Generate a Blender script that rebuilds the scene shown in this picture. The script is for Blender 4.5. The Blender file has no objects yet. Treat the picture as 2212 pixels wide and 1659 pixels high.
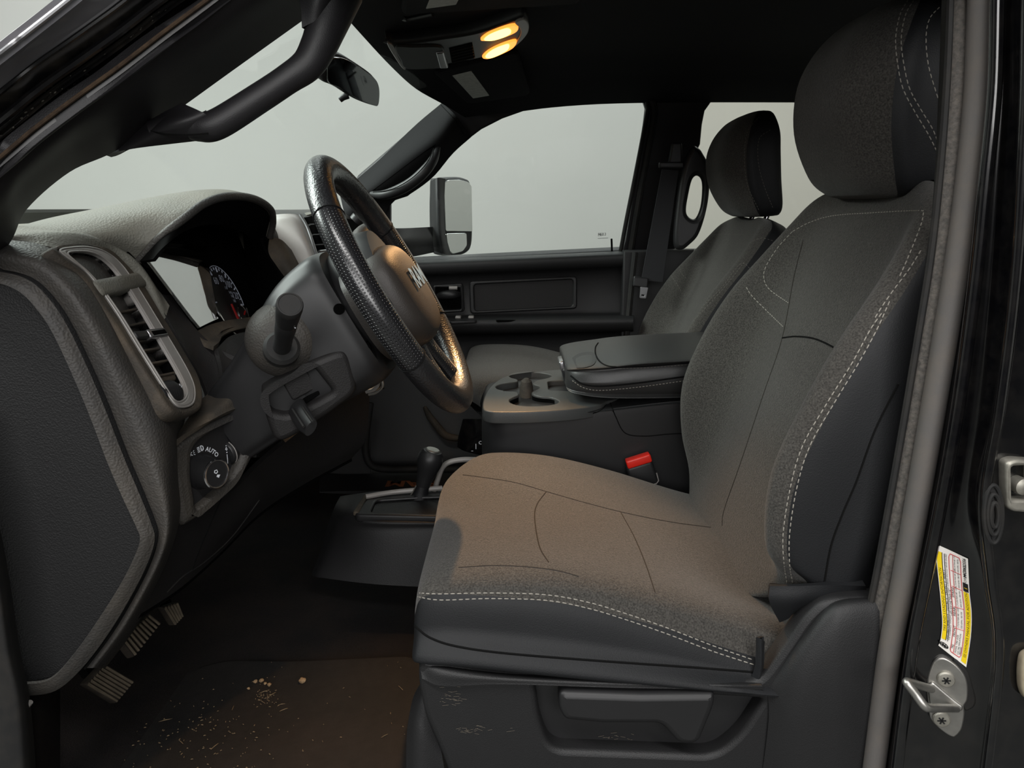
import bpy, bmesh, math, random
from mathutils import Vector, Matrix
from mathutils.bvhtree import BVHTree
random.seed(7)
SC = bpy.context.scene
COL = SC.collection
R = math.radians

# ------------------------------------------------------------------ camera
FPX = 1650.0                      # focal length in pixels of the 2212 px wide frame
PITCH = R(13)
CAM = Vector((0, 0, 0.75))
cd = bpy.data.cameras.new('camera')
cd.sensor_width = 36.0
cd.lens = FPX / 2212.0 * 36.0
cd.clip_start = 0.02
cam = bpy.data.objects.new('camera', cd)
COL.objects.link(cam)
cam.location = CAM
cam.rotation_euler = (R(90) - PITCH, 0, 0)
SC.camera = cam

# ------------------------------------------------------------------ world, unseen garage lamps and added fill lamps, exposure
SC.view_settings.view_transform = 'Standard'
SC.view_settings.look = 'None'
SC.view_settings.gamma = 1.0
SC.view_settings.use_curve_mapping = False
SC.view_settings.exposure = 1.1
w = bpy.data.worlds.new('world')
SC.world = w
w.use_nodes = True
bg = w.node_tree.nodes['Background']
bg.inputs['Color'].default_value = (0.93, 0.97, 1.0, 1)
bg.inputs['Strength'].default_value = 0.3


def area(name, loc, tgt, sx, sy, power, col=(1, 1, 1)):
    d = bpy.data.lights.new(name, 'AREA')
    d.shape = 'RECTANGLE'
    d.size = sx
    d.size_y = sy
    d.energy = power
    d.color = col
    o = bpy.data.objects.new(name, d)
    COL.objects.link(o)
    o.location = loc
    o.rotation_euler = (Vector(tgt) - Vector(loc)).to_track_quat('-Z', 'Y').to_euler()
    return o


area('unseen_lamp', (-0.2, -1.0, 3.1), (0.0, -0.6, 0.0), 4.5, 0.35, 60, (1.0, 0.98, 0.96))
area('unseen_lamp', (0.2, -3.9, 1.95), (0.2, 0.0, 1.5), 5.0, 1.7, 88, (1.0, 0.99, 0.98))  # unseen bright panel added for the highlights on the glossy pillar
area('unseen_lamp', (-4.4, 1.2, 2.9), (0.0, 1.3, 0.6), 2.4, 1.4, 150, (0.95, 1.0, 0.97))  # unseen fill added to brighten the backrests through the windshield
area('unseen_lamp', (-2.8, 1.9, 3.1), (-2.6, 2.2, 0.0), 1.6, 3.0, 110, (0.93, 1.0, 0.97))
area('unseen_lamp', (4.4, 2.4, 3.1), (5.2, 2.4, 0.0), 0.8, 4.0, 60, (1.0, 1.0, 0.96))  # unseen fill added to brighten the back wall in the mirrors
area('unseen_lamp', (0.9, 4.0, 3.1), (0.9, 4.3, 0.0), 4.0, 0.8, 28, (0.95, 1.0, 0.99))


# ------------------------------------------------------------------ placing helpers
def ray(px, py):
    u = (px - 1106.0) / FPX
    v = (829.5 - py) / FPX
    return Vector((u, math.cos(PITCH) + v * math.sin(PITCH), -math.sin(PITCH) + v * math.cos(PITCH)))


def P(px, py, Y):
    d = ray(px, py)
    return CAM + d * (Y / d.y)


def PX(px, py, X):
    d = ray(px, py)
    return CAM + d * (X / d.x)


def PZ(px, py, Z):
    d = ray(px, py)
    return CAM + d * ((Z - CAM.z) / d.z)


def PP(pts):
    return [P(*p) for p in pts]


def cr(pts, n, closed=False):
    """n samples of the Catmull-Rom spline through pts"""
    pts = [Vector(p) for p in pts]
    m = len(pts)
    out = []
    segs = m if closed else m - 1
    cnt = n if closed else n - 1
    for i in range(n):
        t = i * segs / max(1, cnt)
        k = min(int(t), segs - 1)
        f = t - k
        if closed:
            a, b, c, d = pts[(k - 1) % m], pts[k % m], pts[(k + 1) % m], pts[(k + 2) % m]
        else:
            b, c = pts[k], pts[k + 1]
            a = pts[k - 1] if k > 0 else b * 2 - c
            d = pts[k + 2] if k + 2 < m else c * 2 - b
        out.append(0.5 * ((2 * b) + (c - a) * f + (2 * a - 5 * b + 4 * c - d) * f * f + (3 * b - a - 3 * c + d) * f ** 3))
    return out


def resample(pts, n):
    L = [0]
    for a, b in zip(pts, pts[1:]):
        L.append(L[-1] + (b - a).length)
    out = []
    k = 0
    for i in range(n):
        s = L[-1] * i / (n - 1)
        while k < len(pts) - 2 and L[k + 1] < s:
            k += 1
        f = (s - L[k]) / max(1e-9, L[k + 1] - L[k])
        out.append(pts[k].lerp(pts[k + 1], max(0, min(1, f))))
    return out


# ------------------------------------------------------------------ objects
WL = {}
GEO = {}


def thing(name, label, cat, loc, group=None):
    o = bpy.data.objects.new(name, None)
    o.empty_display_size = 0.03
    COL.objects.link(o)
    o.location = loc
    o['label'] = label
    o['category'] = cat
    if group:
        o['group'] = group
    WL[o] = Vector(loc)
    return o


def tag(o, label=None, cat=None, group=None, kind=None):
    if label:
        o['label'] = label
    if cat:
        o['category'] = cat
    if group:
        o['group'] = group
    if kind:
        o['kind'] = kind
    return o


def mk(name, V, Fc, m, root=None, key=None, uv=None, ang=40, midx=None, recalc=True, loc=None):
    me = bpy.data.meshes.new(name)
    off = WL.get(root, Vector((0, 0, 0))) if root else (Vector(loc) if loc else Vector((0, 0, 0)))
    me.from_pydata([tuple(Vector(v) - off) for v in V], [], Fc)
    for mm in (m if isinstance(m, (list, tuple)) else [m]):
        me.materials.append(mm)
    if midx:
        for p, i in zip(me.polygons, midx):
            p.material_index = i
    if uv:
        l = me.uv_layers.new(name='UVMap')
        for p in me.polygons:
            for li in p.loop_indices:
                l.data[li].uv = uv[me.loops[li].vertex_index]
    if recalc:
        bm = bmesh.new()
        bm.from_mesh(me)
        bmesh.ops.recalc_face_normals(bm, faces=bm.faces)
        bm.to_mesh(me)
        bm.free()
    me.shade_smooth()
    if ang is not None:
        me.set_sharp_from_angle(angle=R(ang))
    o = bpy.data.objects.new(name, me)
    COL.objects.link(o)
    if root:
        o.parent = root
        WL[o] = WL[root]
    else:
        o.location = off
        WL[o] = off
    if key:
        GEO.setdefault(key, []).append(([Vector(v) for v in V], Fc))
    return o


def gridf(nv, nu, cu=False, base=0):
    f = []
    for j in range(nv - 1):
        for i in range(nu if cu else nu - 1):
            a = base + j * nu + i
            b = base + j * nu + (i + 1) % nu
            f.append((a, b, b + nu, a + nu))
    return f


def surf(rows, nu, nv, cu=False):
    rr = [cr(r, nu, cu) for r in rows]
    cols = [cr([r[i] for r in rr], nv) for i in range(nu)]
    return [[cols[i][j] for i in range(nu)] for j in range(nv)]


def vnorm(V, Fc):
    N = [Vector((0, 0, 0)) for _ in V]
    for f in Fc:
        n = (V[f[2]] - V[f[0]]).cross(V[f[3 if len(f) > 3 else 1]] - V[f[1 if len(f) > 3 else 0]])
        for i in f:
            N[i] += n
    return [n.normalized() if n.length > 0 else Vector((0, 0, 1)) for n in N]


def shell(name, rows, nu, nv, th, m, root=None, key=None, away=None, ang=50, loc=None):
    """curved panel with thickness th; the front faces away's opposite (default: the camera)"""
    g = surf(rows, nu, nv)
    V = [p for r in g for p in r]
    Fc = gridf(nv, nu)
    N = vnorm(V, Fc)
    tgt = CAM if away is None else Vector(away)
    s = sum((n.dot(tgt - v)) for v, n in zip(V, N))
    if s < 0:
        N = [-n for n in N]
    k = len(V)
    B = [v - n * th for v, n in zip(V, N)]
    F2 = [tuple(i + k for i in reversed(f)) for f in Fc]
    bd = [i for i in range(nu)] + [j * nu + nu - 1 for j in range(1, nv)] + [(nv - 1) * nu + i for i in range(nu - 2, -1, -1)] + [j * nu for j in range(nv - 2, 0, -1)]
    rim = [(bd[i], bd[(i + 1) % len(bd)], bd[(i + 1) % len(bd)] + k, bd[i] + k) for i in range(len(bd))]
    uv = [(i / (nu - 1), j / (nv - 1)) for j in range(nv) for i in range(nu)]
    return mk(name, V + B, Fc + F2 + rim, m, root, key, ang=ang, uv=uv + uv, loc=loc)


def loft(names, rings, nu, nv, mats, root=None, key=None, groups=None, caps=True, ang=60, loc=None):
    """closed ring loft; groups: list of (part index) per control segment of the ring"""
    g = surf(rings, nu, nv, True)
    V = [p for r in g for p in r]
    Fc = gridf(nv, nu, True)
    if isinstance(names, str):
        names, mats = [names], [mats]
    m = len(rings[0])
    if caps:
        for j in (0, nv - 1):
            c = sum((V[j * nu + i] for i in range(nu)), Vector((0, 0, 0))) / nu
            V.append(c)
            ci = len(V) - 1
            for i in range(nu):
                Fc.append((j * nu + i, j * nu + (i + 1) % nu, ci))
    gi = []
    for k, f in enumerate(Fc):
        i = k % nu
        seg = int((i + 0.5) * m / nu)
        gi.append(groups[seg % m] if groups else 0)
    outs = []
    for n, name in enumerate(names):
        fs = [f for f, q in zip(Fc, gi) if q == n]
        used = sorted({i for f in fs for i in f})
        mp = {u: q for q, u in enumerate(used)}
        outs.append(mk(name, [V[u] for u in used], [tuple(mp[i] for i in f) for f in fs], mats[n], root, key, ang=ang, recalc=(len(names) == 1), loc=loc))
    if len(names) > 1:
        # consistent outward normals for the open pieces
        c = sum(V, Vector((0, 0, 0))) / len(V)
        for o in outs:
            me = o.data
            off = WL[o]
            s = sum((p.center + off - c).dot(p.normal) * p.area for p in me.polygons)
            if s < 0:
                me.flip_normals()
    return outs if len(outs) > 1 else outs[0]


def tubegeo(path, rad, seg=12, closed=False, sx=1.0, sy=1.0, up=None):
    n = len(path)
    V, uvs = [], []
    T = []
    for i in range(n):
        a = path[(i - 1) % n] if (closed or i > 0) else path[0]
        b = path[(i + 1) % n] if (closed or i < n - 1) else path[-1]
        T.append((b - a).normalized())
    if up is None:
        up = Vector((0, 0, 1)) if abs(T[0].z) < 0.9 else Vector((1, 0, 0))
    u = (up - T[0] * up.dot(T[0])).normalized()
    L = 0
    for i in range(n):
        u = (u - T[i] * u.dot(T[i])).normalized()
        v = T[i].cross(u)
        r = rad[i] if isinstance(rad, (list, tuple)) else rad
        if i:
            L += (path[i] - path[i - 1]).length
        for k in range(seg):
            a = 2 * math.pi * k / seg
            V.append(path[i] + u * (math.cos(a) * r * sx) + v * (math.sin(a) * r * sy))
            uvs.append((L, k / seg))
    Fc = gridf(n, seg, True)
    if closed:
        for k in range(seg):
            Fc.append(((n - 1) * seg + k, (n - 1) * seg + (k + 1) % seg, (k + 1) % seg, k))
    else:
        Fc.append(tuple(reversed(range(seg))))
        Fc.append(tuple((n - 1) * seg + k for k in range(seg)))
    return V, Fc, uvs


def tube(name, pts, rad, m, root=None, n=None, seg=12, closed=False, sx=1.0, sy=1.0, up=None, key=None, loc=None):
    pts = [Vector(p) for p in pts]
    if n:
        if isinstance(rad, (list, tuple)):
            rr = cr([Vector((r, 0, 0)) for r in rad], n, closed)
            rad = [q.x for q in rr]
        pts = cr(pts, n, closed)
    V, Fc, uv = tubegeo(pts, rad, seg, closed, sx, sy, up)
    return mk(name, V, Fc, m, root, key, uv=uv, loc=loc)


class Fr:
    """a plane: origin, two axes; n faces the camera"""
    def __init__(s, o, ux, uy):
        s.o = Vector(o)
        s.x = Vector(ux).normalized()
        uy = Vector(uy)
        s.y = (uy - s.x * uy.dot(s.x)).normalized()
        s.n = s.x.cross(s.y)

    def w(s, x, y, z=0.0):
        return s.o + s.x * x + s.y * y + s.n * z

    def px(s, px, py):
        d = ray(px, py)
        t = (s.o - CAM).dot(s.n) / d.dot(s.n)
        q = CAM + d * t - s.o
        return (q.dot(s.x), q.dot(s.y))

    def pts(s, L):
        return [s.px(*p) for p in L]

    def up(s, z):
        return Fr(s.w(0, 0, z), s.x, s.y)


def fr3(p0, p1, p2):
    """plane through three points; x axis p0->p1"""
    f = Fr(p0, Vector(p1) - Vector(p0), Vector(p2) - Vector(p0))
    if f.n.dot(CAM - f.o) < 0:
        f = Fr(p0, Vector(p1) - Vector(p0), -(Vector(p2) - Vector(p0)))
    return f


FY = lambda Y: Fr((0, Y, 0), (1, 0, 0), (0, 0, 1))        # vertical plane facing the camera
FZ = lambda Z: Fr((0, 0, Z), (1, 0, 0), (0, 1, 0))        # horizontal plane facing up


def rp(pts, r=0.01, n=5):
    """round the corners of a polygon"""
    out = []
    m = len(pts)
    rr = r if isinstance(r, (list, tuple)) else [r] * m
    for i in range(m):
        p0, p1, p2 = Vector(pts[i - 1]), Vector(pts[i]), Vector(pts[(i + 1) % m])
        a, b = (p0 - p1), (p2 - p1)
        q = min(rr[i], a.length * 0.45, b.length * 0.45)
        if q < 1e-6:
            out.append(tuple(p1))
            continue
        s, e = p1 + a.normalized() * q, p1 + b.normalized() * q
        for k in range(n + 1):
            t = k / n
            out.append(tuple(s * (1 - t) ** 2 + p1 * 2 * t * (1 - t) + e * t * t))
    return out


def smooth2(pts, n, closed=True):
    return [(p.x, p.y) for p in cr([(a, b, 0) for a, b in pts], n, closed)]


def flat(outlines, depth, bevel):
    cu = bpy.data.curves.new('c', 'CURVE')
    cu.dimensions = '2D'
    cu.fill_mode = 'BOTH'
    bevel = min(bevel, depth * 0.49)
    cu.extrude = depth / 2 - bevel
    cu.bevel_depth = bevel
    cu.bevel_resolution = 2
    cu.offset = -bevel
    for o in outlines:
        sp = cu.splines.new('POLY')
        sp.points.add(len(o) - 1)
        for q, p in zip(sp.points, o):
            q.co = (p[0], p[1], 0, 1)
        sp.use_cyclic_u = True
    return curve_geo(cu)


def curve_geo(cu):
    ob = bpy.data.objects.new('c', cu)
    COL.objects.link(ob)
    dg = bpy.context.evaluated_depsgraph_get()
    me = bpy.data.meshes.new_from_object(ob.evaluated_get(dg))
    V = [v.co.copy() for v in me.vertices]
    Fc = [tuple(p.vertices) for p in me.polygons]
    bpy.data.objects.remove(ob)
    bpy.data.meshes.remove(me)
    bpy.data.curves.remove(cu)
    return V, Fc


def plate(name, fr, outer, m, root=None, holes=(), depth=0.01, bevel=0.002, key=None, z=0.0, ang=35, loc=None):
    V, Fc = flat([outer] + list(holes), depth, bevel)
    V = [fr.w(v.x, v.y, v.z - depth / 2 + z) for v in V]
    return mk(name, V, Fc, m, root, key, ang=ang, loc=loc)


def box(name, c, s, m, root=None, bevel=0.002, x=(1, 0, 0), y=(0, 1, 0), key=None, loc=None):
    f = Fr(c, x, y)
    bm = bmesh.new()
    bmesh.ops.create_cube(bm, size=1)
    for v in bm.verts:
        v.co = Vector((v.co.x * s[0], v.co.y * s[1], v.co.z * s[2]))
    if bevel > 0:
        bmesh.ops.bevel(bm, geom=list(bm.edges), offset=min(bevel, min(s) * 0.45), segments=3, profile=0.5, affect='EDGES')
    bm.verts.index_update()
    V = [f.w(*v.co) for v in bm.verts]
    Fc = [tuple(v.index for v in q.verts) for q in bm.faces]
    bm.free()
    return mk(name, V, Fc, m, root, key, loc=loc)


def lathe(name, o, ax, prof, m, root=None, seg=32, key=None, sx=1.0, sy=1.0, xdir=None, ang=35, loc=None):
    ax = Vector(ax).normalized()
    x = Vector(xdir) if xdir else (Vector((0, 0, 1)) if abs(ax.z) < 0.9 else Vector((1, 0, 0)))
    x = (x - ax * x.dot(ax)).normalized()
    y = ax.cross(x)
    V = []
    for r, h in prof:
        for k in range(seg):
            a = 2 * math.pi * k / seg
            V.append(Vector(o) + ax * h + x * (r * sx * math.cos(a)) + y * (r * sy * math.sin(a)))
    Fc = gridf(len(prof), seg, True)
    Fc.append(tuple(reversed(range(seg))))
    Fc.append(tuple((len(prof) - 1) * seg + k for k in range(seg)))
    return mk(name, V, Fc, m, root, key, ang=ang, loc=loc)


def bvh(keys):
    V, Fc = [], []
    for k in keys:
        for v, f in GEO[k]:
            b = len(V)
            V += v
            Fc += [tuple(i + b for i in q) for q in f]
    return BVHTree.FromPolygons(V, Fc)


def onsurf(path, keys, n=120, tree=None):
    """a drawn line laid on the surface of a built part: points and normals"""
    tree = tree or bvh(keys)
    pp = cr([(a, b, 0) for a, b in path], n)
    out = []
    for p in pp:
        d = ray(p.x, p.y).normalized()
        h = tree.ray_cast(CAM, d)
        if h[0] is None:
            continue
        nn = h[1]
        if nn.dot(d) > 0:
            nn = -nn
        out.append((h[0], nn))
    return out


def stitch(path, keys, m, root, dash=0.0052, gap=0.0022, r=0.00055, n=160, tree=None):
    ps = onsurf(path, keys, n, tree)
    V, Fc = [], []
    # drop jumps
    good = [ps[0]]
    for q in ps[1:]:
        if (q[0] - good[-1][0]).length < 0.03:
            good.append(q)
    pos = [g[0] for g in good]
    L = sum((b - a).length for a, b in zip(pos, pos[1:]))
    cnt = max(2, int(L / (dash + gap)))
    fine = resample(pos, cnt * 4 + 1)
    for i in range(cnt):
        a, b = fine[i * 4], fine[i * 4 + 3]
        mid = (a + b) / 2
        nn = min(good, key=lambda g: (g[0] - mid).length_squared)[1]
        t = (b - a).normalized()
        s = t.cross(nn).normalized()
        base = len(V)
        for q, k, h in ((a, 0.55, -.3), (a.lerp(b, .25), 1, .9), (a.lerp(b, .75), 1, .9), (b, 0.55, -.3)):
            for e in (-1, 1):
                V.append(q + s * (e * r * k) + nn * (r * h))
                V.append(q + s * (e * r * k) - nn * (r * 1.2))
        for j in range(3):
            o = base + j * 4
            for p, q in ((0, 2), (2, 3), (3, 1), (1, 0)):
                Fc.append((o + p, o + q, o + q + 4, o + p + 4))
        Fc.append((base, base + 1, base + 3, base + 2))
        Fc.append((base + 12, base + 14, base + 15, base + 13))
    return mk('stitching', V, Fc, m, root)


def seam(path, keys, m, root, r=0.0011, n=90, tree=None, name='seam', lift=0.0):
    ps = onsurf(path, keys, n, tree)
    good = [ps[0]]
    for q in ps[1:]:
        if (q[0] - good[-1][0]).length < 0.04:
            good.append(q)
    return tube(name, [g[0] + g[1] * lift for g in good], r, m, root, seg=6)


def textgeo(s, size, align='LEFT', shear=0.0, bold=0.0):
    cu = bpy.data.curves.new('t', 'FONT')
    cu.body = s
    cu.size = size
    cu.align_x = align
    cu.align_y = 'CENTER'
    cu.shear = shear
    cu.offset = bold
    cu.resolution_u = 2
    return curve_geo(cu)


def text(name, s, size, fn, m, root, align='CENTER', shear=0.0, bold=0.0, kind=None):
    """lettering laid on a surface: fn(x, y) gives the place"""
    V, Fc = textgeo(s, size, align, shear, bold)
    return mk(name, [fn(v.x, v.y) for v in V], Fc, m, root, recalc=False, ang=None)


def merge(parts):
    V, Fc = [], []
    for v, f in parts:
        b = len(V)
        V += v
        Fc += [tuple(i + b for i in q) for q in f]
    return V, Fc


# ------------------------------------------------------------------ materials
def lin(c):
    return tuple(((x / 255) / 12.92 if x / 255 <= 0.04045 else ((x / 255 + 0.055) / 1.055) ** 2.4) for x in c) + (1,)


def mat(name, col, rough=0.5, spec=0.5, metal=0.0, bump=None, vary=None, coat=0.0, sheen=0.0, dust=None, emit=None, ior=None, rvary=0.0):
    """bump: list of (kind, scale, strength); vary: (scale, amount); dust: (colour, scale, amount)"""
    m = bpy.data.materials.new(name)
    m.use_nodes = True
    nt = m.node_tree
    N, L = nt.nodes, nt.links
    b = N['Principled BSDF']
    b.inputs['Base Color'].default_value = lin(col)
    b.inputs['Roughness'].default_value = rough
    b.inputs['Specular IOR Level'].default_value = spec
    b.inputs['Metallic'].default_value = metal
    b.inputs['Coat Weight'].default_value = coat
    b.inputs['Coat Roughness'].default_value = 0.05
    if sheen:
        b.inputs['Sheen Weight'].default_value = sheen
        b.inputs['Sheen Roughness'].default_value = 0.5
    if emit:
        b.inputs['Emission Color'].default_value = lin(emit[0])
        b.inputs['Emission Strength'].default_value = emit[1]
    tc = N.new('ShaderNodeTexCoord')
    cur = None
    if vary:
        nz = N.new('ShaderNodeTexNoise')
        nz.inputs['Scale'].default_value = vary[0]
        nz.inputs['Detail'].default_value = 4
        L.new(tc.outputs['Object'], nz.inputs['Vector'])
        mr = N.new('ShaderNodeMapRange')
        mr.inputs['From Min'].default_value = 0.3
        mr.inputs['From Max'].default_value = 0.7
        mr.inputs['To Min'].default_value = 1 - vary[1]
        mr.inputs['To Max'].default_value = 1 + vary[1]
        L.new(nz.outputs['Fac'], mr.inputs['Value'])
        mx = N.new('ShaderNodeVectorMath')
        mx.operation = 'SCALE'
        mx.inputs[0].default_value = lin(col)[:3]
        L.new(mr.outputs['Result'], mx.inputs['Scale'])
        cur = mx.outputs['Vector']
        if rvary:
            r2 = N.new('ShaderNodeMapRange')
            r2.inputs['To Min'].default_value = rough - rvary
            r2.inputs['To Max'].default_value = rough + rvary
            L.new(nz.outputs['Fac'], r2.inputs['Value'])
            L.new(r2.outputs['Result'], b.inputs['Roughness'])
    if dust:
        nz = N.new('ShaderNodeTexNoise')
        nz.inputs['Scale'].default_value = dust[1]
        nz.inputs['Detail'].default_value = 6
        nz.inputs['Roughness'].default_value = 0.65
        L.new(tc.outputs['Object'], nz.inputs['Vector'])
        mr = N.new('ShaderNodeMapRange')
        mr.inputs['From Min'].default_value = 0.42
        mr.inputs['From Max'].default_value = 0.72
        mr.inputs['To Max'].default_value = dust[2]
        L.new(nz.outputs['Fac'], mr.inputs['Value'])
        mx = N.new('ShaderNodeMix')
        mx.data_type = 'RGBA'
        L.new(mr.outputs['Result'], mx.inputs['Factor'])
        if cur is not None:
            L.new(cur, mx.inputs['A'])
        else:
            mx.inputs['A'].default_value = lin(col)
        mx.inputs['B'].default_value = lin(dust[0])
        cur = mx.outputs['Result']
    if cur is not None:
        L.new(cur, b.inputs['Base Color'])
    prev = None
    for kind, sc, st in (bump or []):
        if kind == 'noise':
            t = N.new('ShaderNodeTexNoise')
            t.inputs['Scale'].default_value = sc
            t.inputs['Detail'].default_value = 3
            L.new(tc.outputs['Object'], t.inputs['Vector'])
            h = t.outputs['Fac']
        elif kind == 'grain':
            t = N.new('ShaderNodeTexVoronoi')
            t.feature = 'SMOOTH_F1'
            t.inputs['Scale'].default_value = sc
            L.new(tc.outputs['Object'], t.inputs['Vector'])
            h = t.outputs['Distance']
        elif kind == 'perf':
            t = N.new('ShaderNodeTexVoronoi')
            t.voronoi_dimensions = '2D'
            t.inputs['Randomness'].default_value = 0
            t.inputs['Scale'].default_value = 1
            mp = N.new('ShaderNodeMapping')
            mp.inputs['Scale'].default_value = (sc, 26, 1)
            mp.inputs['Rotation'].default_value = (0, 0, 0)
            L.new(tc.outputs['UV'], mp.inputs['Vector'])
            L.new(mp.outputs['Vector'], t.inputs['Vector'])
            q = N.new('ShaderNodeMapRange')
            q.inputs['From Min'].default_value = 0.12
            q.inputs['From Max'].default_value = 0.26
            L.new(t.outputs['Distance'], q.inputs['Value'])
            h = q.outputs['Result']
        elif kind == 'wave':
            t = N.new('ShaderNodeTexWave')
            t.inputs['Scale'].default_value = sc
            L.new(tc.outputs['Object'], t.inputs['Vector'])
            h = t.outputs['Fac']
        bp = N.new('ShaderNodeBump')
        bp.inputs['Strength'].default_value = st
        bp.inputs['Distance'].default_value = 0.001
        L.new(h, bp.inputs['Height'])
        if prev:
            L.new(prev, bp.inputs['Normal'])
        prev = bp.outputs['Normal']
    if prev:
        L.new(prev, b.inputs['Normal'])
    return m


def glass(name, tint, refl=0.04, rough=0.0):
    """thin pane: straight transmission with a tint and a weak mirror by Fresnel"""
    m = bpy.data.materials.new(name)
    m.use_nodes = True
    nt = m.node_tree
    N, L = nt.nodes, nt.links
    N.remove(N['Principled BSDF'])
    tr = N.new('ShaderNodeBsdfTransparent')
    tr.inputs['Color'].default_value = tint + (1,)
    gl = N.new('ShaderNodeBsdfGlossy')
    gl.inputs['Roughness'].default_value = rough
    mx = N.new('ShaderNodeMixShader')
    if refl >= 0.3:
        mx.inputs['Fac'].default_value = refl
    else:
        lw = N.new('ShaderNodeLayerWeight')
        lw.inputs['Blend'].default_value = 0.5
        pw = N.new('ShaderNodeMath')
        pw.operation = 'POWER'
        pw.inputs[1].default_value = 5
        L.new(lw.outputs['Facing'], pw.inputs[0])
        ma = N.new('ShaderNodeMath')
        ma.operation = 'MULTIPLY_ADD'
        ma.inputs[1].default_value = 0.16
        ma.inputs[2].default_value = refl / 2
        L.new(pw.outputs['Value'], ma.inputs[0])
        L.new(ma.outputs['Value'], mx.inputs['Fac'])
    L.new(tr.outputs['BSDF'], mx.inputs[1])
    L.new(gl.outputs['BSDF'], mx.inputs[2])
    L.new(mx.outputs['Shader'], N['Material Output'].inputs['Surface'])
    return m


M = {}
DUST = (112, 98, 80)
M['wall'] = mat('garage_wall_paint', (162, 161, 158), 0.9, 0.2, vary=(0.6, 0.04))
M['wallwhite'] = mat('garage_white_panel', (240, 240, 236), 0.8, 0.2)
M['walldark'] = mat('garage_dark_wall_paint', (46, 46, 48), 0.9, 0.2)
M['concrete'] = mat('garage_concrete', (84, 84, 82), 0.7, 0.3, vary=(2, 0.15))
M['headliner'] = mat('headliner_cloth', (22, 22, 25), 0.95, 0.15, bump=[('noise', 700, 0.3)])
M['plastic'] = mat('black_trim_plastic', (26, 26, 27), 0.55, 0.4, bump=[('grain', 900, 0.25)], vary=(9, 0.1))
M['plastic_smooth'] = mat('black_smooth_plastic', (30, 30, 31), 0.45, 0.4, vary=(12, 0.08))
M['pillar'] = mat('pillar_trim_plastic', (28, 27, 29), 0.5, 0.4, bump=[('grain', 1200, 0.15)], vary=(8, 0.08))
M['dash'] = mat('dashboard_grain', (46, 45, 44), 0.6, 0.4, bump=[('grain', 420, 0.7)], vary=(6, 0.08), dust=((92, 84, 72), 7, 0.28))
M['dashtop_lit'] = mat('dashboard_top_grain_lit', (98, 97, 90), 0.65, 0.4, bump=[('grain', 420, 0.6)], dust=((104, 96, 82), 6, 0.45))  # windshield light raised into the base colour, dust over it
M['dashdark'] = mat('dashboard_dark_plastic', (26, 25, 25), 0.6, 0.3, bump=[('grain', 700, 0.3)], vary=(6, 0.1))
M['dusty'] = mat('dusty_plastic', (52, 48, 43), 0.75, 0.3, bump=[('grain', 500, 0.5)], dust=(DUST, 14, 0.45))
M['endcap'] = mat('dashboard_end_plastic', (19, 19, 20), 0.6, 0.35, bump=[('grain', 600, 0.5)], vary=(5, 0.08))
M['fabric'] = mat('seat_cloth', (61, 59, 56), 0.95, 0.15, bump=[('noise', 520, 1.0), ('noise', 220, 0.3)], vary=(480, 0.5), sheen=0.12)
M['fabric_rib'] = mat('seat_cloth_ribbed', (66, 63, 59), 0.95, 0.15, bump=[('noise', 700, 1.0), ('wave', 160, 0.3)], vary=(600, 0.45), sheen=0.15)
M['vinyl'] = mat('seat_side_vinyl', (21, 22, 24), 0.6, 0.3, bump=[('noise', 700, 0.3)], vary=(14, 0.1))
M['seam_soft'] = mat('cloth_seam_thread', (46, 43, 40), 0.95, 0.1)
M['tray'] = mat('grey_tray_plastic', (58, 60, 60), 0.45, 0.4, bump=[('grain', 900, 0.2)], dust=((92, 84, 74), 8, 0.25))
M['seam'] = mat('seam_shadow_thread', (14, 14, 14), 0.9, 0.1)
M['thread'] = mat('light_grey_thread', (138, 134, 126), 0.8, 0.2)
M['thread_dim'] = mat('dim_grey_thread', (92, 89, 84), 0.8, 0.2)
M['leather'] = mat('console_leather', (42, 42, 42), 0.42, 0.45, bump=[('grain', 900, 0.15)])
M['wheel'] = mat('wheel_leather', (27, 27, 29), 0.33, 0.85, bump=[('grain', 420, 0.5)])
M['perf'] = mat('wheel_perforated_leather', (25, 25, 27), 0.28, 0.85, bump=[('perf', 270, 0.9), ('noise', 500, 0.1)])
M['hub'] = mat('wheel_hub_plastic', (44, 40, 37), 0.5, 0.4, bump=[('grain', 900, 0.2)])
M['silver'] = mat('silver_trim', (150, 150, 152), 0.32, 0.5, metal=0.85)
M['satin'] = mat('satin_grey_paint', (140, 137, 134), 0.42, 0.5, metal=0.08, dust=((110, 100, 88), 9, 0.3))
M['chrome'] = mat('chrome', (225, 225, 228), 0.12, 0.5, metal=1.0)
M['steel'] = mat('zinc_steel', (165, 163, 158), 0.38, 0.5, metal=0.9, vary=(60, 0.15))
M['bolt'] = mat('bolt_steel', (150, 147, 138), 0.5, 0.5, metal=0.7, vary=(90, 0.2))
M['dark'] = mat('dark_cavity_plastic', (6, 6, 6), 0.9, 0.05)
M['pillar_matte'] = mat('far_pillar_trim', (26, 26, 27), 0.85, 0.15, vary=(8, 0.08))
M['gloss'] = mat('black_body_paint', (7, 7, 9), 0.18, 0.5, coat=0.7, dust=((70, 66, 60), 40, 0.10))
M['glossdust'] = mat('dirty_black_body_paint', (14, 14, 15), 0.4, 0.5, dust=((96, 88, 78), 26, 0.30))
M['paint_mirrored'] = mat('body_paint_grey_reflection', (104, 103, 107), 0.35, 0.5, coat=0.6)  # grey stands for the surroundings mirrored in black paint
M['rubber'] = mat('door_rubber', (84, 81, 79), 0.6, 0.35, bump=[('noise', 500, 0.15)], dust=((110, 98, 84), 30, 0.25))
M['rubber_dark'] = mat('dark_rubber', (28, 28, 28), 0.7, 0.3, dust=((70, 64, 56), 30, 0.2))
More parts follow.
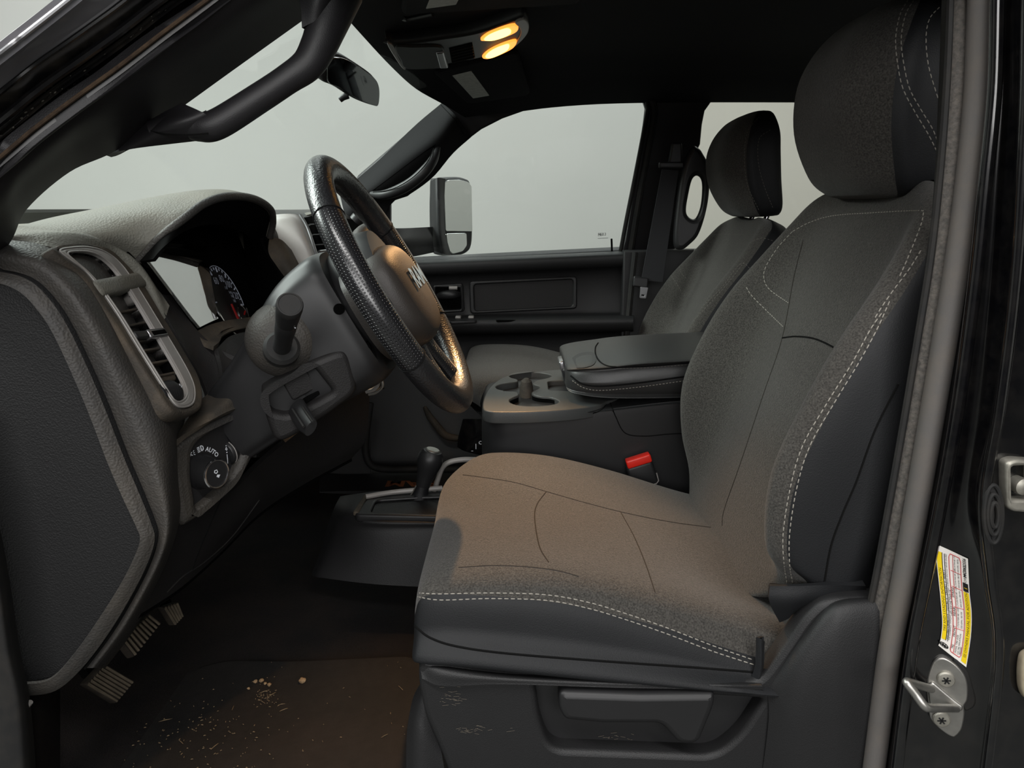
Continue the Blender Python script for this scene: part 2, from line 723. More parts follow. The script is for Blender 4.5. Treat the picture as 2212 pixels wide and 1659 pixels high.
M['seal_dusty'] = mat('dusty_seal_rubber', (74, 71, 68), 0.75, 0.3, bump=[('noise', 600, 0.4)], vary=(300, 0.3), dust=((122, 114, 104), 160, 0.35))
M['pedal_dark'] = mat('pedal_rubber_base', (44, 40, 36), 0.9, 0.2, dust=((84, 76, 64), 40, 0.4))
M['rust'] = mat('dusty_seal_edge', (52, 43, 36), 0.9, 0.1, dust=((96, 78, 60), 60, 0.5))
M['carpet'] = mat('black_carpet', (22, 21, 21), 1.0, 0.1, bump=[('noise', 500, 1.0)], vary=(300, 0.3), dust=((60, 50, 44), 5, 0.25))
M['matrubber'] = mat('black_floor_mat', (20, 19, 18), 0.85, 0.2, bump=[('noise', 400, 0.6)], vary=(80, 0.2), dust=((48, 40, 36), 5, 0.2))
M['pedal'] = mat('dusty_pedal_rubber', (92, 84, 72), 0.85, 0.2, dust=((130, 118, 100), 50, 0.5))
M['dirt'] = mat('dry_dirt', (120, 100, 76), 1.0, 0.1, vary=(300, 0.3))
M['straw'] = mat('dry_grass', (104, 90, 70), 0.9, 0.1)
M['red'] = mat('red_button', (214, 40, 28), 0.35, 0.5)
M['white'] = mat('label_white', (222, 218, 212), 0.6, 0.3)
M['yellow'] = mat('label_yellow', (226, 196, 20), 0.6, 0.3)
M['ink'] = mat('label_ink', (28, 28, 28), 0.7, 0.2)
M['inkred'] = mat('label_red_line', (196, 84, 84), 0.7, 0.2)
M['visorlabel'] = mat('visor_label', (176, 178, 174), 0.7, 0.2, vary=(120, 0.12))
M['mark'] = mat('white_marking', (205, 208, 214), 0.6, 0.2)
M['satin_vent'] = mat('vent_satin_paint', (142, 139, 136), 0.45, 0.5, metal=0.05, dust=((120, 110, 96), 9, 0.3))
M['plate_lamplit'] = mat('sill_letters_lamplit', (190, 120, 80), 0.35, 0.5, metal=0.6)  # orange of the lamp light is put into the metal colour
M['lampglow'] = mat('map_lamp_bulb', (255, 220, 150), 0.4, 0.3, emit=((255, 190, 84), 3.2))
M['lamplens'] = mat('map_lamp_lens', (255, 190, 130), 0.3, 0.4, emit=((255, 140, 50), 0.9))
M['mirror'] = mat('mirror_glass', (215, 218, 216), 0.02, 0.5, metal=1.0)
M['mirror_dim'] = mat('dimming_mirror_glass', (95, 98, 99), 0.03, 0.5, metal=1.0)
M['gauge'] = mat('gauge_face', (16, 14, 15), 0.5, 0.3)
M['gaugered'] = mat('gauge_red_glow', (74, 6, 6), 0.5, 0.3, emit=((190, 20, 16), 0.035))
M['gaugewhite'] = mat('gauge_lit_marks', (120, 123, 130), 0.5, 0.3, emit=((190, 200, 220), 0.035))
M['lens'] = glass('cluster_lens_glare', (0.9, 0.9, 0.9), 0.78, 0.02)  # mirror share fixed high to hold the glare
M['glass'] = glass('window_glass', (0.958, 0.978, 0.966), 0.05)
M['glass_tint'] = glass('tinted_window_glass', (0.962, 0.96, 0.92), 0.05)


# ================================================================== THE SETTING
def st(o, label=None):
    o['kind'] = 'structure'
    if label:
        o['label'] = label
    return o


def slab(name, lo, hi, m, label):
    c = [(a + b) / 2 for a, b in zip(lo, hi)]
    s = [abs(b - a) for a, b in zip(lo, hi)]
    return st(box(name, c, s, m, bevel=0, loc=c), label)


# the garage the truck stands in
slab('wall_right', (-6, 5.5, -0.85), (6, 5.6, 2.12), M['wall'], 'pale grey garage wall seen through the passenger side windows')
slab('trim_1', (-6, 5.44, 2.12), (6, 5.6, 3.4), M['wallwhite'], 'white upper band of the garage wall in the top left corner')
slab('wall_front', (-6.1, -4, -0.85), (-6, 5.6, 3.4), M['wall'], 'pale garage wall ahead of the truck')
slab('wall_back', (6, -4, -0.85), (6.1, 5.6, 3.4), M['wall'], 'pale garage wall behind the truck')
slab('wall_left', (-6, -4.1, -0.85), (6, -4, 3.4), M['walldark'], 'dark garage wall on the open door side')
slab('ceiling', (-6, -4, 3.4), (6, 5.6, 3.5), M['walldark'], 'dark garage ceiling above the truck')
slab('floor', (-6, -4, -0.95), (6, 5.6, -0.85), M['concrete'], 'grey concrete garage floor below the truck')

# cab floor, firewall and rear wall
fl = surf([[(-0.98, y, 0.45), (-0.92, y, 0.22), (-0.74, y, 0.06), (-0.55, y, 0.015), (-0.2, y, 0.0), (0.4, y, 0.0), (1.2, y, 0.0)] for y in (0.72, 1.0, 1.35, 1.7, 2.0, 2.25)], 40, 12)
V = [p for r in fl for p in r]
st(shell('floor', [[(-1.0, y, 0.50), (-0.93, y, 0.22), (-0.74, y, 0.06), (-0.55, y, 0.012), (-0.2, y, 0.0), (0.4, y, 0.0), (1.3, y, 0.0)] for y in (0.74, 1.0, 1.35, 1.7, 2.0, 2.30)], 40, 12, 0.03, M['carpet'], away=(0, 1.4, 3)), 'black carpeted cab floor running up to the firewall')
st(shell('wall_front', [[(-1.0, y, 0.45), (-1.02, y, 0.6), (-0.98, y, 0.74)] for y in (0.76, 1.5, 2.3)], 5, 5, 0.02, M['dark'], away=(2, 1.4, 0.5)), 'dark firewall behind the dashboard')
rwf = Fr((1.36, 1.5, 0.5), (0, 1, 0), (0, 0, 1))
st(plate('wall_back', rwf, [(-.76, -.5), (.8, -.5), (.8, .57), (-.76, .57)], M['headliner'], holes=[rp([(-.55, .16), (.58, .16), (.52, .46), (-.50, .46)], .04)], depth=.04, bevel=.004), 'dark rear wall of the cab with the rear window')
st(plate('window_4', rwf.up(-.02), rp([(-.58, .14), (.61, .14), (.55, .48), (-.53, .48)], .04), M['glass_tint'], depth=.004, bevel=.0005), 'rear window glass')

# headliner: from the windshield header to the rear, rail to rail
hx = [[(-0.12, 0.72, 0.955), (-0.215, 0.90, 0.995), (-0.25, 1.15, 1.03), (-0.262, 1.40, 1.043), (-0.255, 1.72, 1.040), (-0.222, 1.88, 1.018), (-0.165, 1.98, 0.995), (-0.12, 2.06, 0.975)],
      [(-0.04, 0.72, 0.97), (-0.11, 0.90, 1.02), (-0.12, 1.15, 1.052), (-0.12, 1.40, 1.062), (-0.12, 1.72, 1.058), (-0.10, 1.88, 1.035), (-0.07, 1.98, 1.012), (-0.04, 2.07, 0.985)],
      [(0.25, 0.72, 0.985), (0.25, 0.90, 1.04), (0.25, 1.15, 1.075), (0.25, 1.40, 1.085), (0.25, 1.72, 1.08), (0.25, 1.88, 1.06), (0.25, 1.98, 1.038), (0.25, 2.09, 1.012)],
      [(0.8, 0.72, 0.985), (0.8, 0.90, 1.04), (0.8, 1.15, 1.075), (0.8, 1.40, 1.085), (0.8, 1.72, 1.08), (0.8, 1.88, 1.06), (0.8, 1.98, 1.038), (0.8, 2.09, 1.015)],
      [(1.4, 0.72, 0.98), (1.4, 0.90, 1.03), (1.4, 1.15, 1.06), (1.4, 1.40, 1.07), (1.4, 1.72, 1.065), (1.4, 1.88, 1.05), (1.4, 1.98, 1.03), (1.4, 2.09, 1.01)]]
st(shell('ceiling', hx, 36, 36, 0.012, M['headliner'], key='roof', away=(0.3, 1.4, 0.2)), 'black cloth headliner over the cab')
rx = [[(p[0], p[1] + (0.06 if p[1] > 1.5 else -0.02) * abs(p[1] - 1.4), p[2] + 0.035) for p in r] for r in hx]
st(shell('trim_2', rx, 18, 18, 0.012, M['gloss'], away=(0.3, 1.4, 3)), 'black painted outer roof skin')

# windshield
ws = [[(-0.86, 0.80, 0.68), (-0.90, 1.45, 0.70), (-0.64, 2.32, 0.64)],
      [(-0.53, 0.76, 0.85), (-0.57, 1.45, 0.87), (-0.38, 2.28, 0.85)],
      [(-0.17, 0.80, 1.0), (-0.268, 1.45, 1.052), (-0.13, 2.15, 1.0)]]
st(shell('window_1', ws, 14, 12, 0.004, M['glass']), 'windshield glass')

# passenger side of the cab: one frame with the two side windows
wf = fr3(P(900, 560, 2.21), P(1340, 541, 2.21), P(1390, 220, 2.09))
win = [(843, 437), (880, 425), (930, 386), (965, 346), (1000, 310), (1040, 280), (1085, 257), (1130, 241), (1210, 230), (1300, 222), (1375, 218), (1391, 224), (1396, 240), (1392, 275), (1376, 375), (1352, 520), (1346, 541), (1200, 548), (1040, 556), (900, 563), (843, 568)]
rear = [(1513, 312), (1517, 270), (1523, 240), (1538, 219), (1562, 209), (1700, 206), (1980, 205), (2060, 210), (2060, 545), (1458, 545), (1464, 505), (1474, 430), (1500, 340), (1488, 365)]
outer = [(700, 600), (770, 385), (840, 325), (955, 226), (1000, 170), (1120, 165), (1500, 150), (2250, 150), (2250, 560), (1475, 560), (1345, 560), (843, 582)]
st(plate('trim_3', wf, wf.pts(outer), M['pillar'], holes=[wf.pts(win), wf.pts(rear)], depth=0.035, bevel=0.005), 'black passenger side window frame and roof rail')
gl = wf.up(-0.022)
st(plate('window_2', gl, wf.pts([(830, 430), (960, 330), (1100, 240), (1385, 212), (1402, 225), (1350, 548), (840, 575)]), M['glass'], depth=0.004, bevel=0.0005), 'passenger front door glass')
st(plate('window_3', gl, wf.pts([(1505, 300), (1515, 230), (1550, 200), (2070, 198), (2070, 552), (1450, 552)]), M['glass_tint'], depth=0.004, bevel=0.0005), 'tinted passenger rear door glass')
# etched glass mark in the rear lower corner
gm = wf.up(-0.020)
V, Fc = merge([textgeo('FEB3', 0.012), ([Vector((x, y - 0.012, 0)) for x, y in ((0, 0), (.03, 0), (.03, .0012), (0, .0012))], [(0, 1, 2, 3)]), textgeo('m', 0.016)])
o0 = wf.px(1293, 512)
mk('glass_mark', [gm.w(o0[0] + v.x, o0[1] + v.y) for v in V], Fc, mat('etched_mark', (96, 100, 100), 0.8, 0.1), bpy.data.objects['window_2'], recalc=False)
tube('lock_rod', [wf.w(*wf.px(1322, 545), 0.0), wf.w(*wf.px(1321, 516), 0.0)], 0.0028, M['dark'], bpy.data.objects['trim_3'])

# window run rubber round the front opening of the far side
tube('window_rubber', [wf.w(*wf.px(x, y), 0.002) for x, y in [(1340, 545), (1352, 480), (1374, 370), (1397, 250), (1399, 228), (1385, 212), (1300, 216), (1200, 225)]], 0.006, M['rubber_dark'], bpy.data.objects['trim_3'], n=60, seg=8)
tube('window_rubber', [wf.w(*wf.px(x, y), 0.004) for x, y in [(1362, 545), (1380, 430), (1398, 330), (1412, 255), (1410, 222), (1398, 207)]], 0.009, M['rubber_dark'], bpy.data.objects['trim_3'], n=60, seg=8)

# passenger A pillar trim
ap = [[(955, 222, 2.07), (985, 250, 2.03), (1018, 296, 2.09)],
      [(900, 268, 2.09), (945, 300, 2.03), (978, 332, 2.10)],
      [(835, 330, 2.11), (880, 352, 2.05), (935, 383, 2.12)],
      [(785, 377, 2.13), (825, 398, 2.07), (885, 420, 2.14)],
      [(760, 400, 2.14), (788, 425, 2.08), (846, 440, 2.15)],
      [(735, 425, 2.15), (750, 470, 2.10), (800, 520, 2.16)]]
st(shell('trim_4', [PP(r) for r in ap], 14, 22, 0.02, M['pillar_matte'], key='apr'), 'passenger windshield pillar trim')
seam([(948, 222), (985, 262), (1002, 290)], ['apr'], M['seam'], bpy.data.objects['trim_4'], r=0.0012)
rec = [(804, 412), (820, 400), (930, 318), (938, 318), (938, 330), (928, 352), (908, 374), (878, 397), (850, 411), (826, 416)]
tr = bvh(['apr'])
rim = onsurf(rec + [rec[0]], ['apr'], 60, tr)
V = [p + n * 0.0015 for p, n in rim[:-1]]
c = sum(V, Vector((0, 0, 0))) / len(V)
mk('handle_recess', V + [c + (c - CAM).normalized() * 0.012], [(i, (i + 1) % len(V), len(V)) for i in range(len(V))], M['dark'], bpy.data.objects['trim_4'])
# grab handle on that pillar
gh = thing('grab_handle', 'black curved grab handle along the passenger windshield pillar', 'grab handle', P(860, 415, 2.04))
hp = [(803, 420, 2.06), (828, 421, 2.03), (858, 412, 2.01), (890, 394, 2.0), (918, 369, 2.0), (936, 345, 2.02), (946, 318, 2.05)]
tube('handle_bar', PP(hp), [0.008, 0.012, 0.014, 0.014, 0.014, 0.012, 0.007], M['plastic_smooth'], gh, n=40, seg=14)
tube('seam', PP([(806, 415, 2.045), (830, 413, 2.012), (858, 404, 1.992), (888, 386, 1.98), (912, 364, 1.98), (928, 342, 2.0), (938, 318, 2.04)]), 0.0012, M['seam'], gh, n=40, seg=6)

# B pillar on the far side: handle, belt
bh = thing('grab_handle', 'black loop grab handle on the far pillar between the side windows', 'grab handle', P(1510, 430, 2.06))
ob = smooth2([(1474, 540), (1492, 528), (1510, 508), (1524, 470), (1533, 425), (1535, 380), (1531, 352), (1522, 334), (1512, 320), (1496, 318), (1474, 370), (1460, 470), (1458, 530)], 80)
ib = smooth2([(1491, 470), (1484, 455), (1489, 420), (1497, 388), (1508, 379), (1518, 388), (1520, 412), (1516, 448), (1505, 472)], 40)
bf = FY(2.05)
plate('handle_loop', bf, bf.pts(ob), M['plastic_smooth'], bh, holes=[bf.pts(ib)], depth=0.03, bevel=0.012)
sb = thing('seat_belt', 'black passenger seat belt hanging down the far pillar', 'seat belt', P(1430, 480, 2.06))
f2 = FY(2.07)
plate('webbing', f2, f2.pts([(1430, 365), (1466, 368), (1432, 610), (1385, 606)]), mat('belt_webbing', (46, 46, 48), 0.8, 0.2, bump=[('wave', 300, 0.4)]), sb, depth=0.003, bevel=0.001)
plate('height_adjuster', f2.up(0.012), f2.pts(rp([(1450, 308), (1472, 308), (1472, 358), (1440, 362), (1444, 345)], 6)), M['plastic_smooth'], sb, depth=0.02, bevel=0.005)
plate('belt_guide', f2.up(0.016), f2.pts(rp([(1422, 350), (1475, 350), (1476, 364), (1422, 364)], 4)), M['plastic_smooth'], sb, depth=0.02, bevel=0.004)
plate('belt_stop', f2.up(0.012), f2.pts(rp([(1368, 596), (1400, 600), (1398, 622), (1366, 618)], 4)), M['plastic_smooth'], sb, depth=0.015, bevel=0.004)
plate('latch_plate', f2.up(0.012), rp(f2.pts([(1382, 618), (1399, 620), (1394, 644), (1380, 643)]), .003), M['silver'], sb, holes=[f2.pts([(1385, 635), (1391, 636), (1390, 639), (1384, 638)])], depth=0.004, bevel=0.001)


# ================================================================== SEATS
def seat(root, key, cy, m, cush, back, lean, head, hl, rise):
    """cy centre line, m=+1: outboard side towards the camera"""
    def L(s, x, z, hw):
        return Vector((x, cy + m * s * hw, z))
    # cushion
    cdx, cdz = cush
    stn = [(-0.128, .262, .268, .270, .262, .240, .21), (-0.126, .296, .300, .300, .285, .240, .235), (-0.112, .318, .322, .325, .313, .240, .246), (-0.06, .326, .333, .334, .317, .238, .25),
           (0.05, .322, .327, .329, .305, .225, .25), (0.16, .303, .303, .303, .276, .215, .25), (0.29, .272, .262, .262, .232, .205, .25), (0.40, .25, .24, .24, .21, .20, .25)]
    rings = []
    for x, zc, zt, zb, ze, z0, hw in stn:
        x += cdx
        k_ = max(0, min(1, (.06 - x + cdx) / .17))
        q = lambda s, z, xx=0: L(s, x + xx + (k_ * .055 * max(0, (s - .45) / .55) ** 2 if s > .45 else 0), z + cdz, hw)
        rings.append([q(-1.06, z0), q(-1.045, (z0 + ze) / 2), q(-1.0, ze), q(-.86, zb), q(-.5, zt), q(0, zc), q(.5, zt), q(.86, zb), q(1, ze), q(1.045, (z0 + ze) / 2), q(1.06, z0), q(0, z0)])
    loft(['seat_cushion', 'side_panel'], rings, 96, 60, [M['fabric'], M['vinyl']], root, key + 'c', groups=[1, 1, 0, 0, 0, 0, 0, 0, 1, 1, 1, 1])
    # backrest
    bx, bz = back
    a = Vector((math.sin(lean), 0, math.cos(lean)))
    fwd = Vector((-math.cos(lean), 0, math.sin(lean)))
    B0 = Vector((bx, cy, bz))
    bs = [(-.05, -.03, .225, 0, .06), (-.03, -.018, .24, 0, .09), (.03, .004, .247, .004, .11), (.09, .038, .25, .008, .12), (.17, .064, .252, .010, .13), (.26, .062, .252, .008, .13), (.34, .049, .246, .004, .125),
          (.41, .028, .232, .002, .115), (.47, .010, .212, -.002, .10), (.515, -.004, .188, -.006, .085), (.540, -.022, .15, -.018, .065), (.545, -.035, .10, -.034, .05)]
    rings = []
    for h, p, hw, c, t in bs:
        q = lambda s, d: B0 + a * (h + rise * max(0, .08 - h) * max(0, -s) ** 2) + fwd * d + Vector((0, m * s * hw, 0))
        rings.append([q(-1.0, -t * .55), q(-1.015, p * .2 - t * .22), q(-.995, p - .012), q(-.88, p + .006), q(-.62, c * .4 + p * .06), q(0, c), q(.62, c * .4 + p * .06), q(.88, p + .006), q(.995, p - .012), q(1.015, p * .2 - t * .22), q(1.0, -t * .55), q(.82, -t), q(0, -t), q(-.82, -t)])
    loft(['backrest', 'side_bolster'], rings, 112, 72, [M['fabric'], M['vinyl']], root, key + 'b', groups=[1, 1, 0, 0, 0, 0, 0, 0, 1, 1, 1, 1, 1, 1])
    # headrest
    hxx, hz = head
    hs = [(-.120, .075, .030, -.022), (-.116, .100, .044, -.018), (-.095, .118, .060, -.009), (-.04, .130, .072, .006), (.02, .132, .074, .010), (.065, .125, .066, .004), (.098, .106, .048, -.004), (.114, .080, .030, -.013), (.120, .050, .014, -.017)]
    H0 = Vector((hxx, cy, hz))
    a2, f2 = a, fwd
    a = Vector((math.sin(hl), 0, math.cos(hl)))
    fwd = Vector((-math.cos(hl), 0, math.sin(hl)))
    rings = []
    for h, hw, dp, sh in hs:
        q = lambda s, d: H0 + a * h + fwd * (d * dp + sh) + Vector((0, m * s * hw, 0))
        rings.append([q(-1, .0), q(-.975, .42), q(-.6, .95), q(0, 1), q(.6, .95), q(.975, .42), q(1, .0), q(.96, -.62), q(.5, -.72), q(0, -.74), q(-.5, -.72), q(-.96, -.62)])
    loft(['headrest', 'headrest_side'], rings, 72, 48, [M['fabric'], M['vinyl']], root, key + 'h', groups=[1, 0, 0, 0, 0, 1, 1, 1, 1, 1, 1, 1])
    for e in (-1, 1):
        c0 = H0 + a * -.10 - fwd * .040 + Vector((0, e * .055, 0))
        tube('headrest_post', [c0, c0 - a2 * .05], 0.006, M['chrome'], root, seg=12)


ds = thing('driver_seat', 'large dark grey cloth seat nearest the camera with white double stitching and a side lever', 'seat', (0.1, 1.05, 0.02))
seat(ds, 'd', 1.05, 1, (0.012, 0), (0.31, 0.27), R(18), (0.475, 0.882), R(4), .75)
ps = thing('passenger_seat', 'far dark grey cloth passenger seat behind the centre armrest', 'seat', (0.2, 1.90, 0.02))
seat(ps, 'p', 1.915, -1, (0.0, 0.04), (0.365, 0.228), R(22), (0.568, 0.848), R(-4), 0)


# ================================================================== PASSENGER DOOR
dr = thing('door_1', 'closed black passenger front door with inner handle, armrest and map pocket', 'door', (0.0, 2.2, 0.3))
del dr['category']
dr['kind'] = 'structure'
XL, XR = 690, 1368
def drow(yl, yr, Y):
    return [P(XL + (XR - XL) * k / 3, yl + (yr - yl) * k / 3, Y) for k in range(4)]
rows = [drow(571, 541, 2.205), drow(574, 544, 2.18), drow(584, 552, 2.165), drow(602, 572, 2.172), drow(612, 582, 2.20), drow(640, 620, 2.21), drow(680, 668, 2.205), drow(688, 678, 2.19), drow(693, 683, 2.13), drow(699, 690, 2.115), drow(712, 702, 2.115), drow(726, 714, 2.13), drow(738, 724, 2.185), drow(800, 790, 2.185), drow(900, 890, 2.15), drow(985, 985, 2.10), drow(1010, 1012, 2.10)]
shell('door_panel', rows, 10, 60, 0.02, M['plastic'], dr, key='door')
tr = bvh(['door'])
f = FY(2.205)
plate('storage_panel', f.up(0.012), rp(f.pts([(1014, 607), (1246, 596), (1246, 666), (1016, 677)]), .012), M['plastic_smooth'], dr, holes=[rp(f.pts([(1024, 614), (1237, 603), (1237, 660), (1026, 671)]), .010)], depth=0.02, bevel=0.004)
plate('storage_back', f.up(0.003), rp(f.pts([(1016, 609), (1244, 598), (1244, 664), (1018, 675)]), .010), M['dashdark'], dr, depth=0.006, bevel=0.001)
hf = f.up(0.014)
plate('handle_bezel', hf, rp(f.pts([(935, 615), (1000, 611), (1004, 672), (940, 676)]), .008), M['plastic_smooth'], dr, holes=[rp(f.pts([(941, 620), (994, 617), (997, 667), (945, 670)]), .006)], depth=0.02, bevel=0.004)
plate('handle_cup', f.up(0.002), rp(f.pts([(938, 617), (998, 613), (1001, 670), (942, 673)]), .006), M['dark'], dr, depth=0.005, bevel=0.001)
tube('door_handle', PP([(945, 640, 2.19), (960, 637, 2.175), (980, 636, 2.175), (992, 636, 2.19)]), [.006, .009, .009, .006], M['plastic_smooth'], dr, n=20, seg=10, sx=1.3)
tube('lock_knob', PP([(970, 622, 2.185), (988, 622, 2.185)]), .006, M['satin'], dr, n=6, seg=10)
az = P(1000, 690, 2.16).z + 0.002
fz = FZ(az + 0.003)
plate('switch_panel', fz, rp(fz.pts([(972, 685), (1028, 683), (1030, 692), (972, 694)]), .008), M['plastic_smooth'], dr, depth=0.008, bevel=0.002)
for x in (990, 1018):
    c0 = fz.px(x, 688)
    box('window_switch', fz.w(c0[0], c0[1], .004), (.016, .022, .008), M['satin'], dr, bevel=.003)
plate('pull_cup', fz, rp(fz.pts([(1068, 682), (1160, 679), (1157, 690), (1072, 692)]), .01), M['dark'], dr, depth=0.006, bevel=0.002)
tube('map_pocket_lip', PP([(960, 782, 2.15), (1010, 780, 2.135), (1080, 778, 2.135), (1130, 774, 2.14), (1160, 768, 2.16)]), [.005, .008, .009, .008, .004], M['plastic_smooth'], dr, n=40, seg=10)
tube('pocket_trim', PP([(918, 880, 2.13), (930, 902, 2.10), (946, 922, 2.09), (962, 940, 2.085), (985, 946, 2.085), (1030, 948, 2.09)]), [.006, .010, .011, .011, .010, .008], M['dusty'], dr, n=40, seg=10)
tube('door_seal', PP([(800, 870, 2.07), (792, 930, 2.06), (790, 975, 2.06), (800, 1003, 2.055), (828, 1013, 2.05), (900, 1014, 2.05), (1100, 1014, 2.05)]), 0.010, M['rubber_dark'], dr, n=60, seg=10)

# lower far pillar and sill
st(plate('trim_5', FY(2.16), FY(2.16).pts([(1347, 541), (1500, 538), (1520, 800), (1338, 800)]), M['plastic'], depth=0.03, bevel=0.006), 'lower trim of the far pillar beside the passenger seat')
tube('pillar_edge', PP([(1372, 545, 2.15), (1366, 600, 2.145), (1358, 680, 2.145), (1350, 760, 2.15)]), .008, M['rubber_dark'], bpy.data.objects['trim_5'], n=30, seg=8)
sl = thing('sill_plate', 'passenger door sill plate with raised letters, lit orange by the dome lamp', 'sill plate', (-0.2, 2.0, 0.0))
shell('plate', [[PZ(690, 1025, .012), PZ(900, 1022, .012), PZ(1120, 1020, .012)], [PZ(690, 1062, .012), PZ(900, 1058, .012), PZ(1120, 1055, .012)]], 12, 4, .012, M['plastic'], sl)
o0 = PZ(890, 1045, .0125)
text('lettering', 'RAM', 0.062, lambda x, y: o0 + Vector((-x * 1.15, -y * 1.0, 0.0012)), M['plate_lamplit'], sl, bold=0.002)
st(shell('trim_6', [PP([(560, 900, 1.95), (640, 900, 2.06), (800, 860, 2.12)]), PP([(560, 1010, 1.95), (640, 1010, 2.06), (800, 1010, 2.08)]), PP([(560, 1050, 1.95), (640, 1050, 2.06), (800, 1048, 2.06)])], 10, 10, .01, M['dashdark']), 'dark kick panel in the passenger footwell')

# ================================================================== CENTRE CONSOLE
cc = thing('center_console', 'folded down centre armrest console with three cup holders between the front seats', 'console', (0.2, 1.48, 0.0))
# body: rings along X
def crect(x, y0, y1, z0, z1, r, n=3):
    pts = []
    for (cy, cz, a0) in ((y1 - r, z1 - r, 0), (y0 + r, z1 - r, 90), (y0 + r, z0 + r, 180), (y1 - r, z0 + r, 270)):
        for k in range(n):
            a = R(a0 + 90 * k / (n - 1))
            pts.append(Vector((x, cy + r * math.cos(a), cz + r * math.sin(a))))
    return pts
ztop = 0.398
rings = [crect(-.058, 1.44, 1.58, .30, .36, .02), crect(-.056, 1.40, 1.61, .25, .378, .03), crect(-.035, 1.36, 1.628, .225, .383, .03), crect(.02, 1.345, 1.635, .21, .385, .02), crect(.15, 1.345, 1.635, .205, .39, .015), crect(.35, 1.345, 1.635, .205, .41, .015), crect(.62, 1.345, 1.635, .205, .41, .015)]
loft('body', rings, 72, 50, M['plastic_smooth'], cc, 'cbody')
fz = FZ(ztop)
trayo = smooth2(fz.pts([(1043, 880), (1047, 855), (1062, 832), (1092, 813), (1140, 804), (1225, 797), (1300, 795), (1330, 800), (1345, 850), (1310, 868), (1290, 876), (1230, 884), (1150, 889), (1085, 890), (1055, 888)]), 90)
h1 = fz.pts([(1101, 812), (1112, 806), (1140, 803), (1170, 805), (1190, 810), (1186, 815), (1170, 819), (1157, 823), (1151, 829), (1163, 833), (1165, 838), (1157, 842), (1148, 846), (1152, 852), (1168, 856), (1190, 858), (1205, 864), (1206, 869), (1192, 874), (1160, 877), (1125, 876), (1104, 870), (1101, 863), (1110, 858), (1121, 853), (1117, 847), (1098, 845), (1078, 841), (1071, 836), (1078, 831), (1098, 827), (1118, 824), (1117, 819), (1106, 816)])
h1 = smooth2(h1, 130)
h2 = rp(fz.pts([(1183, 823), (1240, 821), (1250, 845), (1186, 843)]), .012)
plate('cup_holder_tray', fz, trayo, M['tray'], cc, holes=[h1, h2], depth=0.022, bevel=0.0025)
zf = fz.up(-0.006)
# wells
def well(name, outline, dep, m):
    n = len(outline)
    c = (sum(p[0] for p in outline) / n, sum(p[1] for p in outline) / n)
    V = []
    for s, z in ((1.02, -.004), (1.0, -dep * .5), (.92, -dep)):
        for p in outline:
            V.append(fz.w(c[0] + (p[0] - c[0]) * s, c[1] + (p[1] - c[1]) * s, z))
    Fc = gridf(3, n, True) + [tuple(2 * n + i for i in range(n))]
    return mk(name, V, Fc, m, cc)
well('cup_well', h1, .075, M['dark'])
well('tray_pocket', h2, .02, M['dashdark'])
c0 = fz.px(1137, 842)
lathe('cup_divider', fz.w(c0[0], c0[1], -.07), (0, 0, 1), [(.020, 0), (.020, .05), (.018, .075), (.014, .088), (.006, .093)], M['dusty'], cc, seg=20, sx=.75, sy=1.2, xdir=(1, 0, 0))
c0 = fz.px(1176, 873)
lathe('coin', fz.w(c0[0], c0[1], -.03), (0, 0, 1), [(.011, 0), (.011, .003)], M['dusty'], cc, seg=20)
seam([(1043, 893), (1070, 902), (1130, 907), (1230, 902), (1290, 890), (1312, 872)], ['cbody'], M['seam'], cc)
seam([(1318, 870), (1330, 900), (1350, 935), (1390, 942), (1440, 938), (1480, 936)], ['cbody'], M['seam'], cc)
# armrest lid
lr = []
for x, y0, y1, z0, z1, r in ((.102, 1.42, 1.59, .425, .446, .010), (.104, 1.385, 1.62, .418, .456, .016), (.125, 1.362, 1.63, .414, .463, .022), (.17, 1.350, 1.638, .411, .469, .024), (.25, 1.347, 1.64, .411, .478, .024), (.42, 1.347, 1.64, .414, .486, .024), (.60, 1.347, 1.64, .418, .490, .024)):
    q = crect(x, y0, y1, z0, z1, r)
    # crown the top
    lr.append([Vector((p.x, p.y, p.z + (.006 * (1 - ((p.y - 1.505) / .155) ** 2) if p.z > (z0 + z1) / 2 else 0))) for p in q])
loft('armrest_lid', lr, 96, 60, M['leather'], cc, 'lid')
tr = bvh(['lid'])
stitch([(1236, 822), (1262, 838), (1300, 843), (1380, 836), (1460, 825), (1510, 818)], ['lid'], M['thread'], cc, tree=tr, dash=.004, gap=.002)
seam([(1233, 812), (1258, 829), (1300, 834), (1380, 827), (1460, 816), (1510, 809)], ['lid'], M['seam'], cc, tree=tr, r=.0018)
seam([(1292, 741), (1286, 752), (1288, 770), (1302, 786), (1330, 793), (1400, 791), (1500, 783)], ['lid'], M['seam'], cc, tree=tr, r=.0016)
stitch([(1338, 796), (1400, 794.5), (1500, 786.5)], ['lid'], M['thread_dim'], cc, tree=tr, dash=.004, gap=.002)
